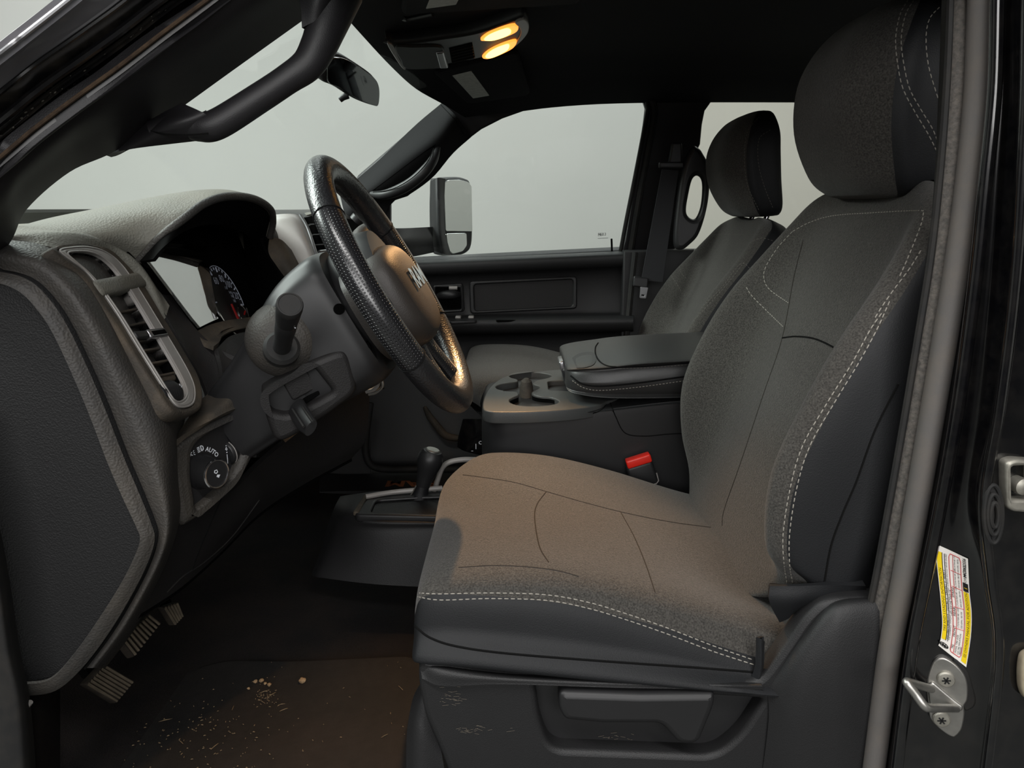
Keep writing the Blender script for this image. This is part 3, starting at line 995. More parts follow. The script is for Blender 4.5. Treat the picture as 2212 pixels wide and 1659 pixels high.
# latch with a silver front
lb = onsurf([(1248, 770), (1290, 762)], ['lid'], 2, tr)
rec = onsurf([(1236, 774), (1250, 765), (1270, 761), (1284, 764), (1287, 778), (1281, 789), (1262, 795), (1246, 796)], ['lid'], 40, tr)
V = [p + n * .001 for p, n in rec]
c = sum(V, Vector((0, 0, 0))) / len(V)
mk('latch_recess', V + [c + Vector((0, 0, -.002))], [(i, (i + 1) % len(V), len(V)) for i in range(len(V))], M['plastic_smooth'], cc)
lf = Fr((.103, 1.485, .442), (0, -1, 0), (-.25, 0, 1))
box('latch_button', lf.w(0, .008, .003), (.060, .020, .010), M['silver'], cc, bevel=.003, x=(0, -1, 0), y=(-.25, 0, 1))
box('latch_bezel', lf.w(0, -.012, 0), (.09, .034, .012), M['plastic_smooth'], cc, bevel=.004, x=(0, -1, 0), y=(-.2, 0, 1))
box('latch_tab', P(1268, 779, 1.47) + Vector((0, 0, .0)), (.05, .06, .012), M['leather'], cc, bevel=.005)
# seat base beneath the console
loft('base', [crect(-.052, 1.39, 1.61, .10, .235, .02), crect(-.02, 1.372, 1.625, .09, .24, .02), crect(.2, 1.372, 1.625, .09, .245, .02), crect(.62, 1.372, 1.625, .09, .24, .02)], 48, 30, M['vinyl'], cc)

# ================================================================== FLOOR CONSOLE AND TRANSFER LEVER
fc = thing('floor_console', 'black plastic tunnel console with a shallow tray in front of the driver seat', 'console', (-0.2, 1.45, 0.0))
zt = 0.193
rows = [[PZ(735, 1072, zt * .97), PZ(768, 1067, zt), PZ(830, 1060, zt), PZ(960, 1054, zt)],
        [P(722, 1097, 1.40), PZ(752, 1103, zt), PZ(810, 1117, zt), PZ(960, 1118, zt)],
        [P(708, 1135, 1.38), P(735, 1140, 1.340), P(810, 1145, 1.308), P(960, 1145, 1.300)],
        [P(690, 1195, 1.36), P(715, 1200, 1.328), P(810, 1205, 1.296), P(960, 1205, 1.285)],
        [P(672, 1243, 1.35), P(695, 1248, 1.318), P(810, 1262, 1.285), P(960, 1270, 1.275)]]
shell('console_side', rows, 30, 30, .01, M['plastic'], fc, key='fcs')
tf = FZ(zt + .008)
plate('console_top', tf, rp(tf.pts([(764, 1111), (796, 1072), (900, 1064), (1010, 1058), (1010, 1116), (900, 1114)]), .012), M['plastic_smooth'], fc, holes=[rp(tf.pts([(800, 1106), (812, 1079), (900, 1073), (990, 1070), (990, 1110)]), .012)], depth=.016, bevel=.004)
fz = tf
well_o = rp(tf.pts([(800, 1106), (812, 1079), (900, 1073), (990, 1070), (990, 1110)]), .012)
V = []
n = len(well_o)
for z in (-.004, -.045):
    V += [tf.w(p[0], p[1], z) for p in well_o]
mk('tray_well', V, gridf(2, n, True) + [tuple(n + i for i in range(n))], M['dark'], fc)
plate('console_strip', tf.up(.002), rp(tf.pts([(762, 1108), (787, 1070), (796, 1070), (775, 1108)]), .004), M['dusty'], fc, depth=.008, bevel=.002)
tube('console_rail', [PZ(790, 1073, .205), PZ(850, 1063, .206), PZ(930, 1056, .207), PZ(955, 1054, .207)], .005, M['satin'], fc, n=24, seg=8)
hl = thing('tray_hoop', 'grey curved rim of the tray between the driver seat and the tunnel', 'rim', P(955, 1020, 1.45))
tube('hoop', PP([(938, 1062, 1.45), (946, 1035, 1.45), (956, 1010, 1.45), (972, 998, 1.45), (1000, 993, 1.45), (1030, 993, 1.45)]), .0055, M['satin'], hl, n=50, seg=10)
tl = thing('gear_lever', 'short black transfer case lever with a round knob beside the driver seat', 'lever', P(900, 1110, 1.42))
kb = P(930, 990, 1.42)
bt = P(908, 1068, 1.42)
lathe('knob', bt + (kb - bt) * .25, kb - bt, [(.014, 0), (.016, .015), (.018, .027), (.023, .042), (.0255, .055), (.024, .066), (.018, .074), (.012, .0755)], M['plastic_smooth'], tl, seg=28)
ax = (kb - bt).normalized()
tp = bt + (kb - bt) * .25 + ax * .0745
lathe('shift_pattern', tp, ax, [(.0145, 0), (.0145, .002), (.0125, .0035), (.0, .0035)], M['steel'], tl, seg=24)
b0 = PZ(893, 1104, .165)
rr = []
for k, (w_, d_) in enumerate(((.038, .034), (.030, .026), (.017, .016), (.013, .013))):
    c = b0.lerp(bt + (kb - bt) * .28, k / 3)
    rr.append([c + Vector((w_ * math.cos(a), d_ * math.sin(a), 0)) for a in [2 * math.pi * q / 8 + .39 for q in range(8)]])
loft('boot', rr, 40, 16, M['vinyl'], tl)
tube('boot_seam', [rr[k][4] + Vector((-.001, -.001, 0)) for k in range(4)], .0012, M['thread_dim'], tl, n=20, seg=6)

# dark panel with selector marks next to the console base
pn = thing('selector_panel', 'glossy black panel with small white marks under the passenger cushion edge', 'panel', P(1010, 960, 1.62))
shell('panel', [PP([(1000, 905, 1.60), (1020, 905, 1.59), (1046, 905, 1.58)]), PP([(990, 945, 1.60), (1015, 950, 1.58), (1044, 945, 1.57)]), PP([(988, 966, 1.60), (1005, 975, 1.58), (1044, 985, 1.57)])], 14, 14, .01, M['gloss'], pn, key='selp')
for (x, y, s) in ((1037, 955, 'c'), (1028, 965, '1'), (1020, 973, '-')):
    o_ = P(x, y, 1.565)
    text('mark', s, .017, lambda a, b, o_=o_: o_ + Vector((a, 0, b)), M['mark'], pn)

# seat belt buckle of the driver
bk = thing('belt_buckle', 'driver seat belt buckle with a red release button beside the seat cushion', 'buckle', P(1385, 1040, 1.33))
bd_ = (P(1378, 992, 1.33) - P(1400, 1075, 1.33)).normalized()
bx_ = (P(1408, 988, 1.33) - P(1350, 1006, 1.33)).normalized()
q0 = P(1388, 1030, 1.33)
box('housing', q0, (.050, .058, .022), M['plastic_smooth'], bk, bevel=.006, x=bx_, y=bd_)
box('red_button', P(1379, 994, 1.325), (.046, .016, .020), M['red'], bk, bevel=.003, x=bx_, y=bd_)
tube('edge_ring', [q0 + bx_ * (sx * .0255) + bd_ * sy + Vector((0, -.0115, 0)) for sx, sy in ((-1, .004), (-1, -.012), (-.8, -.016), (.8, -.016), (1, -.012), (1, .004))], .0012, M['satin'], bk, seg=6)
box('strap', P(1402, 1085, 1.34), (.042, .10, .008), M['seam'], bk, bevel=.002, x=bx_, y=bd_)

# ================================================================== DRIVER SEAT DETAIL
tb = bvh(['db', 'dc', 'dh'])
tbb = bvh(['db'])
tcc = bvh(['dc'])
sT = lambda path, tr_=tb, **k: stitch(path, [], M['thread'], ds, tree=tr_, **k)
sT([(905, 1281), (950, 1283), (1060, 1281), (1180, 1285), (1270, 1301), (1350, 1325), (1440, 1356), (1540, 1395), (1628, 1426)], tcc)
sT([(897, 1288), (950, 1296), (1060, 1293), (1180, 1297), (1270, 1314), (1350, 1338), (1440, 1369), (1540, 1407), (1632, 1437)], tcc)
sT([(1905, 676), (1880, 712), (1840, 785), (1790, 865), (1735, 960), (1708, 1050), (1692, 1150), (1694, 1220), (1701, 1262)], tbb)
sT([(1922, 650), (1894, 712), (1854, 785), (1804, 867), (1750, 962), (1722, 1050), (1706, 1150), (1706, 1220), (1713, 1262)], tbb)
sT([(1990, 540), (1965, 580), (1935, 620), (1910, 655), (1888, 690)], tbb)
sT([(1712, 500), (1750, 480), (1800, 466), (1880, 460), (1985, 455), (1994, 462), (1988, 490), (1960, 560), (1942, 600)], tbb)
sT([(1712, 500), (1680, 535), (1655, 575), (1650, 600), (1662, 625), (1704, 655)], tbb)
sT([(1612, 620), (1625, 640), (1660, 675), (1692, 706)], tbb)
sT([(1962, 0), (1945, 30), (1935, 80), (1938, 130), (1950, 190), (1975, 240), (2005, 290), (2025, 330)], bvh(['dh']))
sT([(1975, 0), (1957, 30), (1947, 80), (1951, 130), (1964, 190), (1988, 235), (2015, 280), (2030, 320)], bvh(['dh']))
sT([(2030, 15), (2008, 40), (2000, 80), (2005, 140), (2022, 200), (2032, 230)], bvh(['dh']))
sm = lambda path, tr_, r=.001: seam(path, [], M['seam' if r > .001 else 'seam_soft'], ds, r=r, tree=tr_)
sm([(1690, 730), (1720, 727), (1760, 732), (1800, 750), (1824, 768)], tbb, .0013)
sm([(1735, 520), (1715, 600), (1690, 730), (1650, 850), (1600, 1000), (1565, 1100), (1560, 1135)], tbb, .0008)
sm([(1940, 830), (1890, 930), (1850, 1040), (1820, 1110), (1795, 1180), (1780, 1262)], tbb, .0013)
sm([(1664, 1262), (1720, 1265), (1780, 1262), (1850, 1266)], tbb, .0014)
sm([(1000, 1026), (1040, 1031), (1110, 1042), (1180, 1062), (1260, 1085), (1350, 1108), (1450, 1128), (1540, 1140)], tcc, .0008)
sm([(990, 1226), (1060, 1222), (1130, 1224), (1200, 1232), (1250, 1245)], tcc, .0007)
sm([(1180, 1062), (1160, 1090), (1155, 1120), (1165, 1180), (1185, 1215)], tcc, .0008)
sm([(1340, 1105), (1370, 1160), (1395, 1220), (1415, 1280)], tcc, .0007)
sm([(896, 1352), (930, 1378), (990, 1397), (1100, 1412), (1300, 1428), (1500, 1442), (1630, 1452)], tcc, .0014)
# passenger seat threads
tp_ = bvh(['pb', 'ph', 'pc'])
sP = lambda path, m_='thread_dim', **k: stitch(path, [], M[m_], ps, tree=tp_, **k)
sP([(1535, 508), (1560, 506), (1607, 507)])
sP([(1625, 585), (1590, 600), (1555, 610), (1530, 610)][:1] + [(1600, 570), (1560, 620), (1520, 660), (1480, 700), (1450, 727)])
sP([(1608, 566), (1567, 618), (1527, 662), (1487, 704), (1458, 728)])
sP([(1670, 520), (1640, 515), (1610, 535), (1560, 595)])
sP([(1443, 585), (1460, 610), (1472, 630)])
sP([(1466, 570), (1472, 590), (1483, 602)])
sP([(1640, 252), (1615, 285), (1608, 340), (1615, 400), (1640, 455)], 'thread_dim')
sP([(1665, 280), (1640, 300), (1638, 350), (1650, 400), (1670, 450)], 'thread_dim')
sP([(997, 901), (1015, 897), (1040, 890)], 'thread_dim')

# plastic side shield with the lever pocket
sf = FY(0.775)
so = sf.pts([(905, 1420), (960, 1436), (1050, 1452), (1160, 1462), (1350, 1470), (1520, 1478), (1640, 1474), (1668, 1440), (1700, 1395), (1740, 1335), (1775, 1303), (1805, 1294), (1870, 1292), (1990, 1300), (1990, 1720), (1500, 1720), (985, 1720), (950, 1620), (915, 1540), (903, 1470)])
po = rp(sf.pts([(1155, 1480), (1400, 1497), (1650, 1512), (1600, 1590), (1545, 1634), (1190, 1621), (1166, 1560)]), [.004, .002, .006, .03, .03, .03, .03])
plate('side_shield', sf, rp(so, .012), M['plastic'], ds, holes=[po], depth=.03, bevel=.007, key='shield')
pk = sf.up(-.022)
plate('lever_pocket', pk, rp(sf.pts([(1145, 1470), (1660, 1500), (1620, 1640), (1170, 1640)]), .01), M['plastic_smooth'], ds, depth=.008, bevel=.001)
# upper ledge of the shield
shell('shield_ledge', [PP([(900, 1395, .80), (960, 1420, .80), (1100, 1440, .80), (1350, 1452, .80), (1640, 1465, .80)]), PP([(906, 1432, .782), (960, 1447, .770), (1100, 1462, .770), (1350, 1472, .772), (1645, 1478, .772)]), PP([(912, 1466, .772), (960, 1482, .766), (1090, 1478, .766), (1350, 1486, .768), (1650, 1490, .770)])], 40, 12, .008, M['plastic'], ds)
lv = sf.up(.012)
plate('recline_lever', lv, rp(sf.pts([(1206, 1482), (1380, 1488), (1538, 1486), (1541, 1500), (1536, 1520), (1508, 1588), (1492, 1597), (1462, 1594), (1424, 1552), (1300, 1552), (1218, 1544), (1206, 1520)]), [.010, 0, .008, .004, .01, .02, .01, .02, .008, .004, .012, .006]), M['plastic_smooth'], ds, depth=.030, bevel=.008)
# hinge cover over the recliner
hr = [PP([(1700, 1400, .83), (1740, 1330, .83), (1775, 1295, .83), (1815, 1278, .84), (1900, 1272, .85)]),
      PP([(1690, 1420, .80), (1745, 1340, .795), (1780, 1305, .79), (1820, 1290, .79), (1900, 1286, .79)]),
      PP([(1660, 1480, .778), (1730, 1400, .765), (1790, 1340, .76), (1830, 1320, .76), (1900, 1316, .762)]),
      PP([(1660, 1560, .772), (1720, 1520, .755), (1790, 1480, .75), (1830, 1470, .75), (1900, 1470, .755)]),
      PP([(1640, 1720, .775), (1720, 1720, .76), (1790, 1720, .755), (1830, 1720, .755), (1900, 1720, .76)])]
shell('hinge_cover', hr, 40, 30, .01, M['plastic'], ds, key='hinge')
shell('lower_flap', [PP([(1663, 1266, .792), (1720, 1266, .788), (1790, 1264, .788), (1870, 1266, .792)]), PP([(1662, 1300, .790), (1705, 1300, .786), (1755, 1295, .788), (1870, 1285, .80)]), PP([(1684, 1345, .80), (1702, 1337, .798), (1735, 1318, .80), (1870, 1300, .81)])], 24, 14, .008, M['vinyl'], ds)
shell('cushion_tab', [PP([(1634, 1376, .79), (1644, 1380, .785), (1652, 1386, .79)]), PP([(1632, 1430, .785), (1644, 1432, .778), (1650, 1436, .785)]), PP([(1622, 1468, .785), (1640, 1470, .778), (1646, 1466, .785)])], 8, 14, .008, M['vinyl'], ds)
# scuffs on the shield
V, Fc = [], []
for (cx, cy, n_, w_, h_, a_) in ((975, 1505, 26, 30, 24, .1), (1010, 1575, 22, 36, 12, .1), (1330, 1597, 34, 34, 14, .1), (1100, 1578, 3, 6, 4, 0)):
    for _ in range(n_):
        x, y = random.gauss(cx, w_ * .5), random.gauss(cy, h_ * .5)
        l, t = random.uniform(4, 14), random.uniform(-.25, .35)
        pl = sf.up(.0008) if cx != 1330 else pk.up(.0008)
        b = len(V)
        for (dx_, dy_) in ((0, 0), (l, l * t), (l, l * t + .9), (0, .8)):
            q = pl.px(x + dx_, y + dy_)
            V.append(pl.w(q[0], q[1], 0))
        Fc.append((b, b + 1, b + 2, b + 3))
sc = mk('scuff_mark', V, Fc, mat('scuffed_plastic', (92, 86, 78), 0.8, 0.2), ds, recalc=False)
sc['kind'] = 'stuff'


# ================================================================== DASHBOARD
db = thing('dashboard', 'dusty black dashboard with a hooded gauge binnacle and grained end panel', 'dashboard', (-0.5, 1.3, 0.3))
# end cap on the driver's side
ef = FY(0.79)
eo = smooth2(ef.pts([(-120, 570), (0, 586), (58, 602), (104, 642), (150, 712), (215, 852), (268, 987), (300, 1062), (328, 1132), (335, 1165), (322, 1211), (290, 1277), (240, 1362), (180, 1441), (122, 1492), (65, 1503), (-60, 1503), (-160, 1480), (-200, 1000)]), 160)
plate('end_panel', ef, eo, M['endcap'], db, depth=.03, bevel=.010, key='endp')
# edge band of the end panel; lighter material holds the light on it
band_o = PP([(-60, 583, .787), (0, 587, .787), (58, 603, .787), (104, 643, .787), (150, 713, .787), (214, 852, .787), (267, 987, .787), (299, 1062, .787), (327, 1132, .787), (334, 1165, .787), (321, 1211, .787), (289, 1277, .787), (239, 1361, .787), (180, 1440, .787), (122, 1491, .787), (60, 1503, .787), (0, 1503, .787)])
band_i = PP([(-60, 606, .778), (-10, 610, .778), (38, 628, .778), (76, 664, .778), (118, 728, .778), (182, 870, .778), (233, 1002, .778), (266, 1078, .778), (294, 1138, .778), (302, 1165, .778), (290, 1204, .778), (260, 1264, .778), (208, 1346, .778), (155, 1420, .778), (108, 1468, .778), (56, 1478, .778), (0, 1478, .778)])
band_c = PP([(-60, 800, .784), (-40, 800, .784), (0, 800, .784), (30, 820, .784), (70, 850, .784), (130, 930, .784), (180, 1030, .784), (210, 1090, .784), (235, 1145, .784), (240, 1165, .784), (230, 1195, .784), (205, 1250, .784), (160, 1320, .784), (115, 1390, .784), (80, 1440, .784)])
shell('end_panel_lit_edge', [band_o, [a.lerp(b, .5) + Vector((0, -.002, 0)) for a, b in zip(band_o, band_i)], band_i], 90, 8, .004, M['dash'], db)
# grained side skin between the end panel and the vent
ra = PP([(-60, 572, .80), (0, 584, .80), (59, 599, .80), (106, 640, .80), (152, 710, .80), (217, 850, .80), (270, 985, .80), (302, 1060, .80), (330, 1130, .80), (338, 1165, .80), (325, 1213, .80), (293, 1279, .80), (243, 1364, .80), (184, 1443, .80)])
rb = PP([(-60, 535, .800), (5, 545, .800), (82, 565, .800), (140, 612, .800), (192, 684, .800), (257, 815, .800), (312, 940, .800), (343, 1018, .800), (362, 1085, .800), (366, 1145, .800), (352, 1200, .800), (318, 1272, .800), (266, 1362, .80), (205, 1443, .80)])
rc_ = PP([(-60, 505, .835), (10, 512, .835), (104, 533, .835), (166, 585, .835), (222, 665, .835), (290, 782, .835), (350, 888, .835), (372, 960, .840), (380, 1040, .85), (386, 1110, .86), (370, 1180, .86), (336, 1262, .86), (284, 1360, .86), (222, 1443, .86)])
rd = PP([(-40, 478, .90), (40, 490, .90), (170, 520, .92), (235, 560, .95), (290, 640, .97), (345, 740, .97), (405, 850, .96), (388, 955, .92), (388, 1035, .91), (393, 1105, .91), (376, 1178, .91), (342, 1262, .91), (290, 1360, .91), (228, 1443, .91)])
shell('side_skin', [ra, rb, rc_, rd], 90, 26, .008, M['dash'], db, key='skin')
tube('gap_shadow', [p + Vector((0, -.001, 0)) for p in ra], .0016, M['seam'], db, n=80, seg=6)
# dash top between windshield and binnacle hood
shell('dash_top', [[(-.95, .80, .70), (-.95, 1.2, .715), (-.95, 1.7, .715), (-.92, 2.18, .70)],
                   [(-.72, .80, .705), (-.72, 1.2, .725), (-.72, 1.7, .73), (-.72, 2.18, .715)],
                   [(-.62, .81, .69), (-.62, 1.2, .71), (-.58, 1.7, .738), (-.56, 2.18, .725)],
                   [(-.57, .84, .64), (-.58, 1.2, .62), (-.445, 1.7, .735), (-.45, 2.18, .72)]], 24, 20, .01, M['dashtop_lit'], db, away=(-.4, 1.2, 3))
tq = PP([(-60, 500, .83), (30, 505, .835), (110, 502, .86), (175, 505, .90), (240, 527, .95), (292, 562, .97), (330, 615, .98), (358, 685, .98)])
tq2 = PP([(-40, 482, .86), (40, 487, .88), (130, 500, .90), (205, 514, .945), (262, 545, .99), (298, 572, 1.01), (334, 614, 1.01), (366, 660, 1.0)])
tq0 = PP([(-60, 520, .83), (20, 520, .833), (106, 532, .835), (165, 540, .87), (232, 556, .94), (272, 590, .965), (308, 640, .975), (345, 705, .975)])
shell('vent_shoulder', [tq0, tq, tq2], 50, 10, .006, M['dashtop_lit'], db)
# inboard fascia beside the gauges
f0 = PP([(262, 545, .97), (300, 590, .978), (345, 660, .98), (395, 745, .98), (432, 810, .98), (452, 870, .98), (448, 930, .97)])
f1 = PP([(294, 558, .985), (328, 606, 1.0), (366, 672, 1.0), (414, 752, 1.0), (455, 800, 1.0), (478, 840, 1.0), (480, 880, .99)])
f2_ = PP([(318, 545, 1.0), (345, 600, 1.03), (385, 660, 1.03), (427, 714, 1.03), (470, 752, 1.03), (520, 780, 1.03), (540, 830, 1.02)])
shell('gauge_fascia', [f0, f1, f2_], 40, 14, .006, M['dashdark'], db)
# binnacle hood
H = [[(40, 489, .88), (130, 502, .90), (210, 515, .93), (262, 542, .965), (297, 565, .985)],
     [(60, 483, .95), (180, 478, .955), (270, 490, .97), (318, 517, .98), (347, 512, .985)],
     [(110, 470, 1.02), (240, 452, 1.015), (330, 448, 1.01), (375, 462, 1.0), (400, 470, 1.0)],
     [(170, 458, 1.11), (290, 434, 1.09), (375, 424, 1.07), (415, 432, 1.045), (443, 439, 1.035)],
     [(230, 450, 1.2), (340, 425, 1.16), (420, 411, 1.13), (465, 413, 1.10), (492, 424, 1.08)],
     [(300, 452, 1.3), (400, 428, 1.27), (480, 412, 1.23), (520, 415, 1.20), (545, 428, 1.17)],
     [(380, 470, 1.38), (460, 445, 1.35), (525, 430, 1.32), (560, 435, 1.28), (582, 449, 1.24)],
     [(450, 500, 1.42), (510, 480, 1.40), (555, 462, 1.37), (578, 464, 1.32), (590, 476, 1.28)],
     [(500, 560, 1.42), (540, 545, 1.40), (570, 525, 1.37), (580, 516, 1.33), (583, 512, 1.30)]]
shell('binnacle_hood', [PP(r) for r in H], 26, 60, .006, M['dashtop_lit'], db, key='hood')
col0 = PP([r[0] for r in H])
shell('binnacle_back_block', [col0, [p + Vector((-.01, 0, -.06)) for p in col0], [p + Vector((-.02, 0, -.16)) for p in col0]], 40, 6, .005, M['dark'], db, away=(-2, 1.2, .6))  # unseen shell added to stop light entering from behind
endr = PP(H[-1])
shell('binnacle_side_block', [endr, [p + Vector((0, .02, -.07)) for p in endr], [p + Vector((0, .02, -.18)) for p in endr]], 16, 6, .005, M['dark'], db, away=(-.4, 3, .6))  # unseen closure added against light from the passenger window
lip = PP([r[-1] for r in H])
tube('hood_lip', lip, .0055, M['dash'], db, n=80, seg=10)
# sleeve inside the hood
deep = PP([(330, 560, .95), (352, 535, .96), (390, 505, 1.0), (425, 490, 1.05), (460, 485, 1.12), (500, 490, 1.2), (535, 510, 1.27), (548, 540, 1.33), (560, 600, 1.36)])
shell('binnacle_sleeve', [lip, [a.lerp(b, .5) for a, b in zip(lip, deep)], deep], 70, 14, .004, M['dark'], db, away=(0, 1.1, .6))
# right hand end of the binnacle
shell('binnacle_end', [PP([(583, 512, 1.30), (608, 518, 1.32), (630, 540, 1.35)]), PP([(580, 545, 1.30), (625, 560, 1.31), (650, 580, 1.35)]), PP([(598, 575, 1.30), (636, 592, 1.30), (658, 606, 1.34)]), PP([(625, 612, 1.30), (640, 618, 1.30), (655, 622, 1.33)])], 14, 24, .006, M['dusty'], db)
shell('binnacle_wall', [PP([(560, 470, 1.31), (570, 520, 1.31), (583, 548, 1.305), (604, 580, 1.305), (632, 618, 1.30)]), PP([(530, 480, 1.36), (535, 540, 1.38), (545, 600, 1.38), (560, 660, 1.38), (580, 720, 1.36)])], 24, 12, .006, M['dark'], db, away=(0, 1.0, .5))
# lower lip of the binnacle and the tray over the column
shell('binnacle_sill', [PP([(424, 716, 1.03), (452, 702, 1.08), (490, 692, 1.14), (545, 684, 1.22), (600, 672, 1.29)]), PP([(440, 738, 1.02), (465, 726, 1.06), (505, 712, 1.12), (560, 700, 1.2), (610, 690, 1.27)]), PP([(462, 748, 1.01), (474, 738, 1.04), (488, 720, 1.10), (545, 715, 1.2), (620, 705, 1.27)])], 40, 14, .006, M['dusty'], db)
shell('column_tray', [PP([(470, 752, 1.02), (500, 725, 1.10), (560, 712, 1.18), (640, 700, 1.26)]), PP([(480, 800, 1.0), (515, 770, 1.04), (560, 740, 1.10), (640, 720, 1.2)]), PP([(475, 840, .99), (520, 815, 1.02), (570, 780, 1.06), (640, 760, 1.15)]), PP([(440, 860, .98), (520, 850, 1.0), (580, 840, 1.04), (640, 830, 1.1)])], 30, 24, .006, M['dashdark'], db)
# padded ledge over the lamp switch
shell('switch_ledge', [PP([(430, 866, .97), (470, 838, .995), (520, 834, 1.02), (552, 846, 1.045), (568, 866, 1.055)]), PP([(398, 916, .92), (445, 884, .94), (510, 853, .975), (550, 858, 1.01), (564, 880, 1.03)]), PP([(364, 964, .874), (398, 938, .890), (450, 911, .918), (510, 883, .962), (557, 892, .998)])], 40, 20, .006, M['dusty'], db, key='ledge')
# lamp switch pod: raised frame with a sunk panel
pf = fr3(P(368, 1000, .88), P(555, 905, 1.0), P(400, 1130, .885))
pod = smooth2(pf.pts([(362, 985), (372, 960), (400, 938), (450, 912), (510, 886), (538, 880), (553, 895), (558, 935), (550, 975), (528, 1020), (490, 1065), (440, 1108), (408, 1130), (394, 1134), (382, 1110), (370, 1040)]), 120)
hole = smooth2(pf.pts([(414, 1000), (418, 970), (440, 945), (480, 922), (506, 911), (520, 920), (525, 950), (518, 990), (500, 1030), (465, 1064), (432, 1092), (424, 1096), (420, 1070), (414, 1030)]), 100)
plate('switch_frame', pf.up(.004), pod, M['dash'], db, holes=[hole], depth=.04, bevel=.010)
# knee panel under the switch and column
shell('knee_panel', [PP([(300, 1230, .83), (345, 1170, .85), (395, 1128, .89), (500, 1062, .99), (575, 990, 1.06), (690, 900, 1.17), (800, 830, 1.30)]),
                     PP([(280, 1290, .83), (345, 1240, .87), (420, 1190, .93), (500, 1130, 1.0), (580, 1060, 1.08), (680, 1000, 1.18), (790, 945, 1.28)]),
                     PP([(262, 1350, .83), (330, 1310, .87), (400, 1262, .93), (480, 1190, 1.02), (560, 1110, 1.10), (650, 1050, 1.18), (760, 990, 1.28)])], 60, 24, .008, M['dashdark'], db, key='knee')
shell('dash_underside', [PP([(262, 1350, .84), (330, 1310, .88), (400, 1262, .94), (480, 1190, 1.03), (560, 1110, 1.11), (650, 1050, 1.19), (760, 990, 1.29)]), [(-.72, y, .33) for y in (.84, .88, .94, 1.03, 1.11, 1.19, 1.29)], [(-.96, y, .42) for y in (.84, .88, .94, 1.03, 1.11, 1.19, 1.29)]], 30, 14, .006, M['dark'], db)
tr = bvh(['knee', 'skin'])
seam([(478, 1076), (450, 1140), (425, 1200), (415, 1232)], [], M['seam'], db, tree=tr, r=.001)
seam([(560, 1080), (500, 1160), (440, 1215), (395, 1245), (360, 1280)], [], M['rubber_dark'], db, tree=tr, r=.0012)
# passenger half of the dashboard
pr = [(-.90, .70), (-.60, .742), (-.47, .740), (-.425, .715), (-.41, .66), (-.40, .56), (-.41, .47), (-.46, .40), (-.60, .34), (-.90, .40)]
shell('passenger_dash', [[(x, y, z) for x, z in pr] for y in (1.38, 1.6, 1.9, 2.17)], 40, 12, .01, M['dash'], db, away=(.5, 1.8, .7))
shell('center_bezel', [PP([(572, 468, 1.42), (600, 463, 1.42), (630, 462, 1.42), (648, 466, 1.43)]), PP([(580, 490, 1.40), (610, 480, 1.40), (640, 478, 1.405), (662, 492, 1.42)]), PP([(600, 540, 1.38), (640, 530, 1.38), (665, 530, 1.385), (680, 545, 1.40)]), PP([(630, 610, 1.37), (665, 600, 1.37), (688, 598, 1.375), (700, 600, 1.39)]), PP([(650, 680, 1.36), (690, 670, 1.36), (705, 665, 1.365), (715, 668, 1.38)])], 24, 30, .006, M['satin'], db)
tube('bezel_edge', PP([(648, 464, 1.418), (664, 492, 1.408), (682, 545, 1.388), (702, 600, 1.378)]), .003, M['silver'], db, n=30, seg=8)
shell('center_stack', [PP([(655, 470, 1.46), (700, 466, 1.5), (800, 480, 1.75)]), PP([(680, 540, 1.44), (720, 540, 1.48), (810, 545, 1.75)]), PP([(700, 600, 1.42), (740, 620, 1.46), (815, 640, 1.75)]), PP([(720, 700, 1.40), (760, 760, 1.44), (820, 780, 1.75)]), PP([(740, 800, 1.42), (780, 850, 1.44), (830, 840, 1.75)])], 20, 24, .008, M['dark'], db)
for k in range(5):
    y = 486 + k * 22
    x = 668 + k * 6
    tube('vent_blade', PP([(x, y, 1.435), (x + 30, y - 2, 1.46)]), .0035, M['plastic_smooth'], db, seg=8, sx=.5)
tube('vent_tab', PP([(690, 545, 1.42), (710, 543, 1.44)]), .004, M['silver'], db, seg=8)

# ================================================================== AIR VENT
vt = thing('air_vent', 'tall driver side air vent with a silver bezel and dusty slats at the dashboard end', 'air vent', P(270, 700, .85))
vf = fr3(P(150, 575, .828), P(372, 895, .828), P(422, 800, .965))
vo = smooth2(vf.pts([(107, 541), (124, 532), (180, 528), (226, 537), (262, 560), (296, 602), (350, 690), (400, 772), (424, 815), (433, 850), (431, 882), (410, 897), (380, 899), (358, 884), (330, 842), (285, 772), (232, 688), (176, 606), (130, 566)]), 150)
vi = smooth2(vf.pts([(122, 546), (140, 540), (182, 538), (220, 548), (252, 572), (286, 618), (338, 702), (388, 785), (408, 825), (414, 850), (411, 872), (398, 882), (378, 882), (362, 866), (336, 826), (292, 756), (240, 672), (184, 596), (140, 562)]), 150)
vi2 = smooth2(vf.pts([(138, 552), (155, 547), (184, 548), (212, 558), (240, 582), (272, 626), (322, 708), (370, 790), (390, 828), (397, 850), (394, 864), (382, 872), (370, 869), (360, 856), (340, 824), (298, 756), (248, 676), (196, 606), (156, 570)]), 150)
plate('outer_frame', vf.up(.004), vo, M['dusty'], vt, holes=[vi], depth=.02, bevel=.004)
plate('silver_bezel', vf.up(.005), vi, M['satin_vent'], vt, holes=[vi2], depth=.024, bevel=.003)
for nm, oo in (('bezel_edge', vi), ('inner_edge', vi2)):
    tube(nm, [vf.w(p[0], p[1], .0045) for p in oo[::2]],   .0012, M['satin_vent'], vt, closed=True, seg=6)
n = len(vi2)
V = []
for z in (.0, -.05):
    V += [vf.w(p[0], p[1], z) for p in vi2]
mk('vent_box', V, gridf(2, n, True) + [tuple(n + i for i in range(n))], M['dark'], vt)

